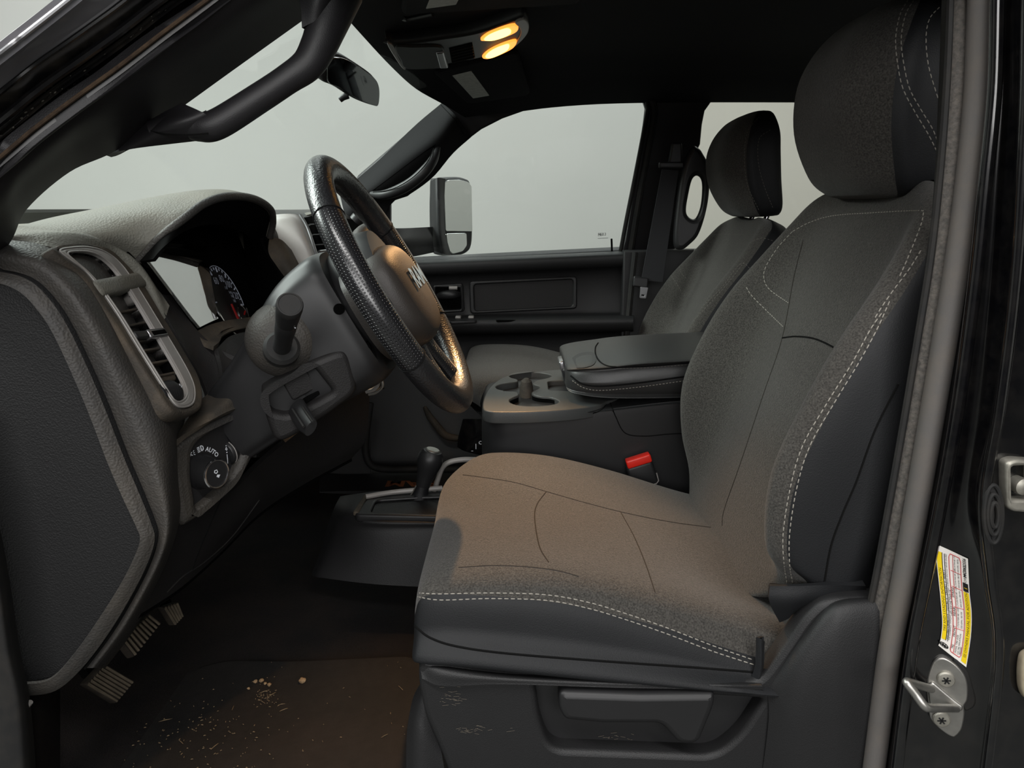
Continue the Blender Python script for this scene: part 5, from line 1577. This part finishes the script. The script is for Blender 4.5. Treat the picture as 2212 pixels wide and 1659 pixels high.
# hinge pillar strip at the lower left and door sill
kr = [[(-140, 900, .74), (-100, 900, .735), (-70, 905, .745), (-55, 910, .765)],
      [(-100, 1180, .74), (-30, 1180, .735), (-8, 1180, .745), (8, 1180, .77)],
      [(-80, 1400, .74), (0, 1400, .735), (25, 1400, .745), (43, 1400, .77)],
      [(-60, 1520, .74), (22, 1520, .735), (50, 1520, .745), (66, 1520, .77)],
      [(-60, 1720, .74), (35, 1720, .735), (64, 1720, .745), (82, 1720, .77)]]
kp_ = st(shell('trim_10', [PP(r) for r in kr], 16, 30, .01, M['rubber_dark']), 'black door seal strip on the hinge pillar at lower left')
st(shell('trim_11', [PP([(60, 1490, .80), (85, 1490, .82), (110, 1490, .86), (130, 1490, .92)]), PP([(64, 1600, .80), (92, 1600, .82), (112, 1600, .85), (130, 1600, .88)]), PP([(75, 1740, .80), (98, 1740, .82), (115, 1740, .84), (130, 1740, .86)])], 12, 12, .008, M['carpet']), 'dark kick panel beside the driver footwell')
tube('kick_edge', PP([(56, 1540, .77), (56, 1530, .765), (66, 1516, .765)]), .003, M['satin'], kp_, n=12, seg=8)
# dark pad and vinyl edge in front of the seat base
fe = thing('seat_track_cover', 'black curved track cover at the front corner of the driver seat base', 'cover', P(905, 1600, .82))
shell('cover', [PP([(912, 1470, .84), (895, 1500, .82), (885, 1540, .80), (878, 1600, .79), (878, 1720, .78)]), PP([(925, 1480, .80), (915, 1510, .785), (908, 1550, .78), (906, 1600, .775), (910, 1720, .77)]), PP([(940, 1500, .80), (945, 1540, .79), (950, 1600, .785), (958, 1650, .78), (970, 1720, .78)])], 20, 12, .008, M['plastic'], fe)

# ================================================================== DOOR OPENING PILLAR AT RIGHT
tri = [(2048, -60, .80), (2048, 0, .80), (2028, 400, .80), (2008, 580, .80), (1975, 800, .80), (1920, 1150, .80), (1868, 1450, .80), (1830, 1720, .80)]
def off(L, dx, dY=0.0):
    return [(x + (dx if not isinstance(dx, (list, tuple)) else dx[i]), y, Y + dY) for i, (x, y, Y) in enumerate(L)]
W1 = [20, 20, 14, 12, 14, 22, 30, 36]
p5 = st(shell('trim_12', [PP(off(tri, [-14, -14, -10, -12, -26, -70, -78, -80], .03)), PP(off(tri, 0, -.004)), PP(off(tri, W1, -.01)), PP(off(tri, [w_ + 8 for w_ in W1], .03))], 16, 60, .008, M['plastic'], away=(1.2, -.5, .8)), 'black inner trim strip of the near door pillar')
s1 = [(2080, -60, .770), (2078, 0, .770), (2072, 150, .770), (2062, 300, .770), (2048, 450, .770), (2032, 580, .770), (2004, 750, .770), (1970, 950, .770), (1925, 1200, .770), (1882, 1430, .770), (1845, 1720, .770)]
s2 = [(2122, -60, .750), (2120, 0, .750), (2112, 200, .750), (2092, 400, .750), (2070, 560, .750), (2044, 720, .750), (2013, 900, .750), (1982, 1080, .750), (1952, 1250, .750), (1920, 1420, .750), (1880, 1720, .750)]
sl1 = thing('door_seal', 'dusty rubber door seal bead running down the near door pillar', 'door seal', P(2000, 760, .77))
tube('bead', PP(s1), .0105, M['seal_dusty'], sl1, n=90, seg=16)
tube('lip', PP([(x - 24, y, Y - .001) for x, y, Y in s1]), .004, M['rubber_dark'], sl1, n=90, seg=8)
sl2 = thing('pillar_seal', 'wide smooth grey rubber strip outside the door seal bead', 'door seal', P(2040, 760, .75))
tube('strip', PP(s2), .0118, M['rubber'], sl2, n=90, seg=18)
# painted pillar: flange, face, ridge, side
q1 = [(2136, -60), (2134, 0), (2128, 200), (2108, 400), (2086, 560), (2060, 720), (2030, 900), (2000, 1080), (1972, 1250), (1945, 1420), (1900, 1720)]
q2 = [(2156, -60), (2154, 0), (2148, 200), (2128, 400), (2112, 560), (2092, 720), (2066, 900), (2034, 1080), (2000, 1250), (1968, 1420), (1930, 1720)]
q3 = [(2178, -60), (2176, 0), (2172, 200), (2158, 400), (2146, 560), (2130, 720), (2108, 900), (2082, 1080), (2066, 1250), (2050, 1420), (2020, 1720)]
q4 = [(2202, -60), (2200, 0), (2196, 200), (2188, 400), (2180, 560), (2168, 720), (2146, 900), (2118, 1080), (2126, 1250), (2142, 1420), (2110, 1720)]
q5 = [(2222, -60), (2220, 0), (2216, 200), (2206, 400), (2196, 560), (2180, 720), (2156, 900), (2128, 1080), (2142, 1250), (2158, 1420), (2126, 1720)]
q6 = [(2330, -60), (2330, 0), (2330, 200), (2330, 400), (2330, 560), (2330, 720), (2330, 900), (2330, 1080), (2330, 1250), (2330, 1420), (2330, 1720)]
Yq = (.750, .728, .722, .705, .690, .700)
pp = st(shell('trim_13', [[P(x, y, Y) for x, y in q] for q, Y in zip((q1, q2, q3, q4, q5, q6), Yq)], 70, 60, .01, M['gloss'], key='bp'), 'glossy black painted near door pillar')
tube('pillar_flange', [P(x, y, .722) for x, y in q2], .0062, M['gloss'], pp, n=80, seg=10)
tube('pillar_ridge', [P(x, y, .686) for x, y in q5], .0045, M['gloss'], pp, n=80, seg=10)
# lower pressed step of the pillar
tb_ = bvh(['bp'])

def onp(x, y, h=.0012):
    d = ray(x, y).normalized()
    r_ = tb_.ray_cast(CAM, d)
    n_ = r_[1] if r_[1].dot(d) < 0 else -r_[1]
    return r_[0] + n_ * h

# tire placard: white label bent over the pillar
tpd = thing('tire_placard', 'white and yellow tire information label stuck on the black near pillar', 'label', onp(2060, 1300))
Ll = [(2026, 1393), (2031, 1378), (2034, 1345), (2031, 1300), (2026, 1250), (2022, 1210), (2021, 1174)]
Lr = [(2087, 1440), (2092, 1410), (2098, 1365), (2099, 1320), (2095, 1280), (2093, 1240), (2092, 1206)]
def LP(s, t, h=0.0):
    """s across left to right, t from bottom to top"""
    a = cr([(x, y, 0) for x, y in Ll], 7)
    k = min(5.999, max(0, t * 6))
    i = int(k)
    f_ = k - i
    def ev(L):
        p = [Vector((x, y, 0)) for x, y in L]
        b, c = p[i], p[i + 1]
        a_ = p[i - 1] if i else b * 2 - c
        d_ = p[i + 2] if i + 2 < 7 else c * 2 - b
        return .5 * ((2 * b) + (c - a_) * f_ + (2 * a_ - 5 * b + 4 * c - d_) * f_ * f_ + (3 * b - a_ - 3 * c + d_) * f_ ** 3)
    q = ev(Ll).lerp(ev(Lr), s)
    return onp(q.x, q.y, .0012 + h)
def lpatch(name, s0, s1_, t0, t1, m, h=.0, ns=8, ntt=30):
    V = [LP(s0 + (s1_ - s0) * i / ns, t0 + (t1 - t0) * j / ntt, h) for j in range(ntt + 1) for i in range(ns + 1)]
    return mk(name, V, gridf(ntt + 1, ns + 1), m, tpd, recalc=False)
lpatch('label_sheet', 0, 1, 0, 1, M['white'])
lpatch('yellow_band', .02, .16, .18, .94, M['yellow'], .0004)
lpatch('yellow_band', .80, .97, .03, .66, M['yellow'], .0004)
lpatch('black_box', .80, .97, .665, .74, M['ink'], .0004, 4, 6)
def lline(s0, t0, s1_, t1, m=M['ink'], w_=.0004, n=14):
    tube('rule', [LP(s0 + (s1_ - s0) * k / n, t0 + (t1 - t0) * k / n, .0004) for k in range(n + 1)], w_, m, tpd, seg=4)
lline(.17, .18, .17, .94)
lline(.24, .18, .24, .94, w_=.0003)
for t_ in (.06, .965):
    lline(.42, t_, .72, t_, M['inkred'])
lline(.38, .10, .38, .93, M['inkred'])
lline(.76, .10, .76, .93, M['inkred'])
for a, b in (((.38, .10), (.42, .06)), ((.38, .93), (.42, .965)), ((.76, .10), (.72, .06)), ((.76, .93), (.72, .965))):
    lline(a[0], a[1], b[0], b[1], M['inkred'], n=3)
lline(.50, .07, .50, .96, M['inkred'], .0003)
for t_ in (.33, .50, .66, .80):
    lline(.42, t_, .76, t_, M['inkred'], .0003, 6)
LH, LWD = .134, .036
def ltext(s_, sc_c, t0, size, m=M['ink'], name='lettering', bold=.0):
    V, Fc = textgeo(s_, size, 'LEFT', 0, bold)
    mk(name, [LP(sc_c - v.y / LWD, t0 + v.x / LH, .0005) for v in V], Fc, m, tpd, recalc=False, ang=None)
ltext('TIRE AND LOADING INFORMATION', .09, .27, .0042)
ltext('SEATING CAPACITY   TOTAL 5   FRONT 3   REAR 3', .205, .20, .0034)
ltext('THE COMBINED WEIGHT OF OCCUPANTS AND CARGO SHOULD NEVER EXCEED', .29, .20, .0027)
ltext('1453 KG OR 3203 LB', .345, .42, .0030)
ltext('TIRE         FRONT         REAR         SPARE', .44, .12, .0040)
ltext('ORIGINAL TIRE SIZE', .56, .08, .0030)
for k, t_ in enumerate((.34, .51, .67, .81)):
    ltext('LT275/70R18E 125R', .56, t_, .0026)
    ltext('550 KPA / 80 PSI', .67, t_, .0026)
ltext('COLD TIRE INFLATION', .65, .08, .0028)
ltext('PRESSURE', .72, .10, .0028)
ltext('SEE OWNERS MANUAL FOR ADDITIONAL INFORMATION', .885, .10, .0042)
ltext('MG0622556', .885, .79, .0052, bold=.0001)
ltext('i', .885, .69, .006, M['yellow'])
# little wheel pictogram
def lcirc(s0, t0, r, a):
    return (s0 + r * math.cos(a) / LWD, t0 + r * math.sin(a) / LH)
mk('wheel_icon', [LP(*lcirc(.14, .09, .0062, 2 * math.pi * k / 24), .0005) for k in range(24)], [tuple(range(24))], M['ink'], tpd, recalc=False)
mk('wheel_icon', [LP(*lcirc(.14, .09, .0044, 2 * math.pi * k / 20), .0008) for k in range(20)], [tuple(range(20))], M['white'], tpd, recalc=False)
for k in range(3):
    a = math.pi * k / 3
    tube('wheel_spoke', [LP(*lcirc(.14, .09, .0042, a), .0011), LP(*lcirc(.14, .09, -.0042, a), .0011)], .0006, M['ink'], tpd, seg=4)

# door striker
dsx = thing('door_striker', 'zinc plated door striker loop bolted to the near black pillar', 'door striker', onp(2045, 1510))
stf = fr3(onp(2030, 1560), onp(2080, 1560), onp(2050, 1440))
stf = Fr(stf.o + stf.n * .004, stf.x, stf.y)
so_ = smooth2(stf.pts([(2012, 1440), (2022, 1426), (2040, 1422), (2064, 1436), (2083, 1458), (2091, 1482), (2090, 1512), (2083, 1526), (2084, 1545), (2078, 1575), (2066, 1590), (2056, 1592), (2036, 1580), (2012, 1556), (2006, 1530), (2002, 1478)]), 80)
plate('striker_plate', stf, so_, M['steel'], dsx, depth=.006, bevel=.0015)
plate('striker_step', stf.up(.003), rp(stf.pts([(2003, 1478), (2014, 1470), (2040, 1492), (2064, 1512), (2080, 1524), (2078, 1534), (2050, 1532), (2010, 1540)]), .004), M['steel'], dsx, depth=.006, bevel=.002)
for (x, y) in ((2043, 1466), (2033, 1552)):
    q = stf.px(x, y)
    c_ = stf.w(q[0], q[1], 0)
    b_ = lathe('bolt', c_, stf.n, [(.0088, 0), (.0088, .002), (.0075, .0035), (.004, .004), (.0, .004)], M['bolt'], dsx, seg=24)
    for k in range(3):
        d_ = stf.x * math.cos(k * 1.047) + stf.y * math.sin(k * 1.047)
        WL[b_] = WL[dsx]
        box('bolt_recess', c_ + stf.n * .004, (.0085, .0016, .0006), M['ink'], b_, bevel=0, x=d_, y=stf.n.cross(d_))
la, lb_ = stf.px(2012, 1488), stf.px(2066, 1530)
A, B = stf.w(la[0], la[1], 0), stf.w(lb_[0], lb_[1], 0)
C1, C2 = P(1957, 1472, .690), P(2000, 1529, .678)
lp = [A, A.lerp(C1, .5), A.lerp(C1, .9), C1.lerp(C2, .08), C1.lerp(C2, .5), C1.lerp(C2, .92), C2.lerp(B, .12), C2.lerp(B, .5), B]
tube('loop', lp, .0044, M['steel'], dsx, n=60, seg=14)
# dark backing pad behind the plate
plate('backing', stf.up(-.003), smooth2(stf.pts([(2060, 1430), (2090, 1452), (2104, 1490), (2110, 1520), (2100, 1536), (2080, 1530)]), 40), M['rubber_dark'], dsx, depth=.006, bevel=.002)

# rear door hinge parts at the right edge
hg = thing('hinge_bracket', 'dusty steel rear door hinge bracket at the right edge of the photo', 'hinge', onp(2200, 1050))
hgf = fr3(onp(2180, 1100), onp(2211, 1100), onp(2190, 1000))
hgf = Fr(hgf.o + hgf.n * .010, hgf.x, hgf.y)
plate('bracket', hgf, rp(hgf.pts([(2176, 1000), (2196, 992), (2240, 996), (2240, 1110), (2190, 1106), (2178, 1098)]), .005), M['bolt'], hg, holes=[rp(hgf.pts([(2186, 1008), (2230, 1006), (2230, 1080), (2186, 1080)]), .004)], depth=.016, bevel=.003)
plate('hinge_back', hgf.up(-.012), hgf.pts([(2178, 1000), (2240, 1000), (2240, 1100), (2178, 1100)]), M['dark'], hg, depth=.004, bevel=.001)
q = hgf.px(2212, 1052)
lathe('hinge_pin', hgf.w(q[0], q[1], -.012), hgf.n, [(.008, 0), (.008, .012), (.005, .014), (0, .014)], M['bolt'], hg, seg=24)
hb_ = thing('latch_bracket', 'pale dusty metal plate at the lower right edge of the photo', 'bracket', onp(2205, 1450))
hbf = fr3(onp(2195, 1500), onp(2211, 1500), onp(2200, 1410))
plate('plate', hbf.up(.010), rp(hbf.pts([(2200, 1402), (2240, 1396), (2240, 1510), (2204, 1504), (2195, 1480), (2194, 1440)]), .01), mat('pale_dusty_metal', (150, 140, 120), .7, .3, dust=(DUST, 60, .4)), hb_, depth=.012, bevel=.004)
gr = thing('rubber_grommet', 'oval black rubber grommet on the painted pillar beside the hinge', 'grommet', onp(2138, 1090))
gf = fr3(onp(2125, 1120), onp(2150, 1120), onp(2137, 1060))
def ell(cx, cy, rx, ry, n=36):
    return gf.pts([(cx + rx * math.cos(2 * math.pi * k / n), cy + ry * math.sin(2 * math.pi * k / n)) for k in range(n)])
for k, s_ in enumerate((1.0, .7, .42)):
    oo = ell(2137, 1105, 19 * s_, 62 * s_)
    tube('ring', [gf.w(p[0], p[1], .006 + .001 * k) for p in oo], .0022, M['rubber_dark'], gr, closed=True, seg=8)
plate('boss', gf.up(.006), ell(2137, 1105, 20, 64), M['rubber_dark'], gr, depth=.006, bevel=.002)

# ================================================================== REAR VIEW MIRROR
rv = thing('rearview_mirror', 'black rear view mirror with a dim reflection hanging at the windshield top', 'mirror', P(762, 180, 1.40))
mf = fr3(P(712, 190, 1.33), P(818, 200, 1.50), P(730, 130, 1.31))
mo_ = smooth2(mf.pts([(704, 130), (724, 121), (750, 126), (786, 148), (812, 168), (821, 186), (822, 210), (818, 230), (806, 231), (770, 217), (730, 192), (704, 180), (699, 160)]), 80)
plate('housing', mf, mo_, M['plastic_smooth'], rv, depth=.032, bevel=.010)
mi_ = smooth2(mf.pts([(709, 132), (726, 124), (750, 129), (784, 150), (809, 170), (817, 187), (818, 208), (815, 226), (806, 227), (772, 213), (732, 188), (710, 178), (706, 158)]), 80)
plate('glass', mf.up(.002), mi_, M['mirror_dim'], rv, depth=.004, bevel=.0008)
tube('tab', PP([(752, 206, 1.42), (742, 210, 1.42), (734, 216, 1.42)]), [.006, .0055, .005], M['plastic_smooth'], rv, n=10, seg=10)
tube('stem', [P(722, 150, 1.44), P(706, 105, 1.45), P(712, 30, 1.47)], .011, M['plastic_smooth'], rv, n=14, seg=12)

# ================================================================== OVERHEAD CONSOLE, VISORS
tr_roof = bvh(['roof'])
def onr(x, y, h=0.0):
    d = ray(x, y).normalized()
    r_ = tr_roof.ray_cast(CAM, d)
    n_ = r_[1] if r_[1].z < 0 else -r_[1]
    return r_[0] + n_ * h
oc = thing('overhead_console', 'overhead console with two glowing amber map lamps', 'console', onr(985, 100, .01))
of = fr3(onr(850, 110, .022), onr(1130, 50, .022), onr(950, 150, .022))
oo = smooth2(of.pts([(834, 90), (848, 94), (890, 92), (950, 84), (1015, 74), (1068, 58), (1110, 42), (1132, 36), (1142, 48), (1140, 70), (1125, 92), (1090, 112), (1040, 126), (975, 138), (920, 146), (878, 148), (862, 138), (846, 112)]), 120)
plate('body', of, oo, M['plastic_smooth'], oc, depth=.026, bevel=.008)
plate('bin_lid', of.up(.004), smooth2(of.pts([(853, 98), (890, 97), (952, 98), (960, 118), (966, 140), (920, 145), (876, 144), (864, 126)]), 60), M['plastic'], oc, depth=.008, bevel=.003)
plate('bin_lip', of.up(.003), smooth2(of.pts([(836, 92), (850, 98), (862, 124), (876, 146), (868, 144), (850, 118)]), 40), M['satin'], oc, depth=.006, bevel=.002)
plate('latch', of.up(.007), rp(of.pts([(941, 108), (958, 106), (968, 140), (950, 141)]), .004), M['silver'], oc, depth=.010, bevel=.003)
plate('grille', of.up(.002), of.pts([(970, 104), (1020, 92), (1026, 122), (976, 136)]), M['dark'], oc, depth=.006, bevel=.001)
for k in range(5):
    y = 108 + k * 6
    tube('grille_bar', [of.w(*of.px(974 + k, y), .003), of.w(*of.px(1020 + k, y - 11), .003)], .0014, M['plastic_smooth'], oc, seg=6)
plate('end_cap', of.up(.003), smooth2(of.pts([(1112, 46), (1132, 38), (1142, 50), (1140, 68), (1126, 86), (1112, 96), (1124, 72), (1122, 58)]), 50), M['satin'], oc, depth=.006, bevel=.002)
lamps = []
for nm, q in (('upper', [(1038, 82), (1052, 70), (1080, 58), (1108, 50), (1119, 54), (1116, 64), (1096, 74), (1066, 83), (1046, 84)]), ('lower', [(1042, 119), (1056, 106), (1082, 93), (1110, 84), (1116, 88), (1108, 100), (1086, 112), (1060, 122), (1046, 123)])):
    o2 = smooth2(of.pts(q), 50)
    cx = sum(p[0] for p in o2) / len(o2)
    cy = sum(p[1] for p in o2) / len(o2)
    ln = plate('lamp_lens', of.up(.004), o2, M['lamplens'], oc, depth=.006, bevel=.002)
    inn = [(cx + (p[0] - cx) * .72 - .004, cy + (p[1] - cy) * .8) for p in o2]
    plate('lamp_bulb', of.up(.0055), inn, M['lampglow'], ln, depth=.004, bevel=.001)
    lamps.append(of.w(cx, cy, .012))
# the light of the two map lamps
for c_, tg, pw in ((lamps[1], Vector((-.02, 1.0, .33)), 26), (lamps[0], Vector((.12, 1.75, .35)), 2.5)):
    d = bpy.data.lights.new('map_lamp', 'SPOT')
    d.energy = pw
    d.color = (1.0, .56, .24)
    d.spot_size = R(56)
    d.spot_blend = 1.0
    d.shadow_soft_size = .012
    o = bpy.data.objects.new('map_lamp', d)
    COL.objects.link(o)
    o.location = c_ + Vector((0, 0, -.01))
    o.rotation_euler = (tg - c_).to_track_quat('-Z', 'Y').to_euler()

def visor(name, label, outline, lab, dz, hinge=None):
    t = thing('sun_visor', label, 'sun visor', onr(*outline[0]))
    vf_ = fr3(onr(*outline[0], dz), onr(*outline[1], dz), onr(*outline[2], dz))
    plate('visor_panel', vf_, rp(vf_.pts(outline), .02), M['headliner'], t, depth=.014, bevel=.006)
    plate('visor_label', vf_.up(.0008), rp(vf_.pts(lab), .002), M['visorlabel'], t, depth=.001, bevel=.0003)
    a_, b_ = lab[0], lab[1]
    c_, d_ = lab[3], lab[2]
    return t, vf_
pv, vf1 = visor('passenger', 'black passenger sun visor with a pale label, folded up under the map lamps', [(935, 158), (1118, 112), (1146, 206), (1010, 226)], [(977, 163), (1018, 153), (1057, 206), (1022, 212)], .012)
dv, vf2 = visor('driver', 'black driver sun visor with a pale label, cut by the top of the photo', [(868, 34), (1250, 10), (1300, -90), (880, -90)], [(920, 18), (985, 9), (1000, -20), (935, -20)], .014)
tube('visor_clip', [vf2.w(*vf2.px(868, 38), .0), vf2.w(*vf2.px(882, 41), .0), vf2.w(*vf2.px(935, 30), .0)], .004, M['plastic_smooth'], dv, n=14, seg=8)

# ================================================================== OUTSIDE MIRROR
om = thing('side_mirror', 'tall towing side mirror with two mirror glasses outside the passenger window', 'mirror', P(970, 470, 2.5))
of_ = fr3(P(955, 545, 2.52), P(1018, 545, 2.62), P(955, 390, 2.52))
hs_ = smooth2(of_.pts([(953, 394), (962, 385), (985, 382), (1006, 385), (1018, 396), (1022, 440), (1023, 500), (1020, 532), (1010, 546), (990, 553), (966, 552), (958, 540), (954, 470)]), 90)
plate('housing', of_, hs_, M['plastic_smooth'], om, depth=.06, bevel=.012)
shell('shell', [PP([(930, 392, 2.50), (928, 440, 2.50), (929, 500, 2.50), (933, 540, 2.50)]), PP([(945, 384, 2.47), (946, 440, 2.46), (948, 500, 2.46), (955, 548, 2.47)]), PP([(962, 386, 2.50), (960, 440, 2.50), (962, 500, 2.50), (975, 552, 2.51)])], 20, 12, .01, M['plastic_smooth'], om)
gi = rp(of_.pts([(957, 396), (966, 389), (990, 388), (1010, 393), (1017, 402), (1019, 500), (961, 499)]), .006)
wm = bpy.data.materials['mirror_glass']
plate('main_glass', of_.up(.004), gi, M['mirror'], om, depth=.006, bevel=.001)
g2 = rp(of_.pts([(961, 504), (1006, 503), (1007, 530), (998, 543), (976, 549), (966, 540)]), .008)
plate('convex_glass', of_.up(.005), g2, M['mirror'], om, depth=.006, bevel=.002)
shell('arm', [PP([(820, 492, 2.34), (870, 493, 2.38), (935, 490, 2.48)]), PP([(820, 520, 2.32), (870, 522, 2.36), (935, 520, 2.46)]), PP([(820, 556, 2.34), (880, 556, 2.38), (938, 545, 2.48)])], 12, 12, .04, M['plastic_smooth'], om)


# ================================================================== PARTS OF PARTS
SUBS = {
    'driver_seat': {'stitching': None, 'recline_lever': 'lever_pocket', 'lever_pocket': 'side_shield', 'scuff_mark': 'side_shield', 'shield_ledge': 'side_shield', 'headrest_side': 'headrest', 'side_bolster': 'backrest', 'lower_flap': 'backrest', 'side_panel': 'seat_cushion', 'cushion_tab': 'seat_cushion'},
    'passenger_seat': {'headrest_side': 'headrest', 'side_bolster': 'backrest', 'side_panel': 'seat_cushion'},
    'headlight_switch': {'knob_ring': 'knob', 'knob_face': 'knob', 'fog_mark': 'knob', 'dimmer_groove': 'dimmer_wheel', 'lettering': 'switch_panel', 'off_mark': 'switch_panel', 'side_lamp_mark': 'switch_panel', 'beam_mark': 'switch_panel', 'dimmer_mark': 'switch_panel'},
    'steering_column': {'stalk_cap': 'stalk', 'stalk_mark': 'stalk', 'lever_rib': 'tilt_lever', 'recess_door': 'recess', 'recess_slot': 'recess', 'screw_hole': 'shroud'},
    'steering_wheel': {'emblem': 'hub_cover'},
    'air_vent': {'tab_insert': 'adjust_tab', 'tab_slot': 'adjust_tab', 'bezel_edge': 'silver_bezel', 'inner_edge': 'silver_bezel', 'slot_line': 'vent_box', 'guide_vane': 'vent_box'},
    'center_console': {'latch_tab': 'armrest_lid', 'latch_button': 'armrest_lid', 'latch_bezel': 'armrest_lid', 'latch_recess': 'armrest_lid', 'cup_well': 'cup_holder_tray', 'tray_pocket': 'cup_holder_tray', 'cup_divider': 'cup_holder_tray'},
    'instrument_cluster': {'dial_ring': 'dial_face', 'tick_mark': 'dial_face', 'dial_arc': 'dial_face', 'number': 'dial_face', 'needle': 'dial_face', 'sub_dial_ring': 'dial_face', 'sub_needle': 'dial_face'},
    'gear_lever': {'shift_pattern': 'knob', 'boot_seam': 'boot'},
    'belt_buckle': {'red_button': 'housing', 'edge_ring': 'housing'},
    'overhead_console': {'latch': 'bin_lid', 'grille_bar': 'grille'},
    'tire_placard': {'wheel_spoke': 'label_sheet', 'wheel_icon': 'label_sheet', 'rule': 'label_sheet', 'yellow_band': 'label_sheet', 'black_box': 'label_sheet', 'lettering': 'label_sheet'},
    'sun_visor': {'visor_label': 'visor_panel'},
    'side_mirror': {'main_glass': 'housing', 'convex_glass': 'housing', 'shell': 'housing'},
    'rearview_mirror': {'glass': 'housing', 'tab': 'housing'},
    'door_1': {'door_handle': 'handle_bezel', 'lock_knob': 'handle_bezel', 'handle_cup': 'handle_bezel', 'window_switch': 'switch_panel', 'storage_back': 'storage_panel'},
    'parking_brake_pedal': {'rib': 'pad'}, 'brake_pedal': {'rib': 'pad'}, 'accelerator_pedal': {'rib': 'pad'},
    'seat_belt': {'latch_plate': 'webbing', 'belt_stop': 'webbing'},
}
base = lambda o: o.name.split('.')[0]
for root in [o for o in SC.objects if o.parent is None]:
    mp = SUBS.get(base(root))
    if not mp:
        continue
    kids = list(root.children)
    first = {}
    for k in kids:
        first.setdefault(base(k), k)
    for k in kids:
        tgt = mp.get(base(k))
        if tgt and tgt in first and first[tgt] is not k and base(first[tgt]) not in mp:
            k.parent = first[tgt]
PL = {'red_button': 'red release button', 'knob_ring': 'chrome ring round the knob', 'lamp_lens': 'glowing amber lamp lens', 'silver_bezel': 'silver vent bezel', 'shift_pattern': 'metal disc on top of the knob',
      'latch_button': 'silver latch button', 'emblem': 'chrome raised lettering', 'perforated_grip': 'perforated leather grip section', 'latch_plate': 'bare metal latch plate', 'side_bolster': 'black vinyl side of the backrest'}
for o in SC.objects:
    if o.parent is not None and base(o) in PL:
        o['label'] = PL[base(o)]
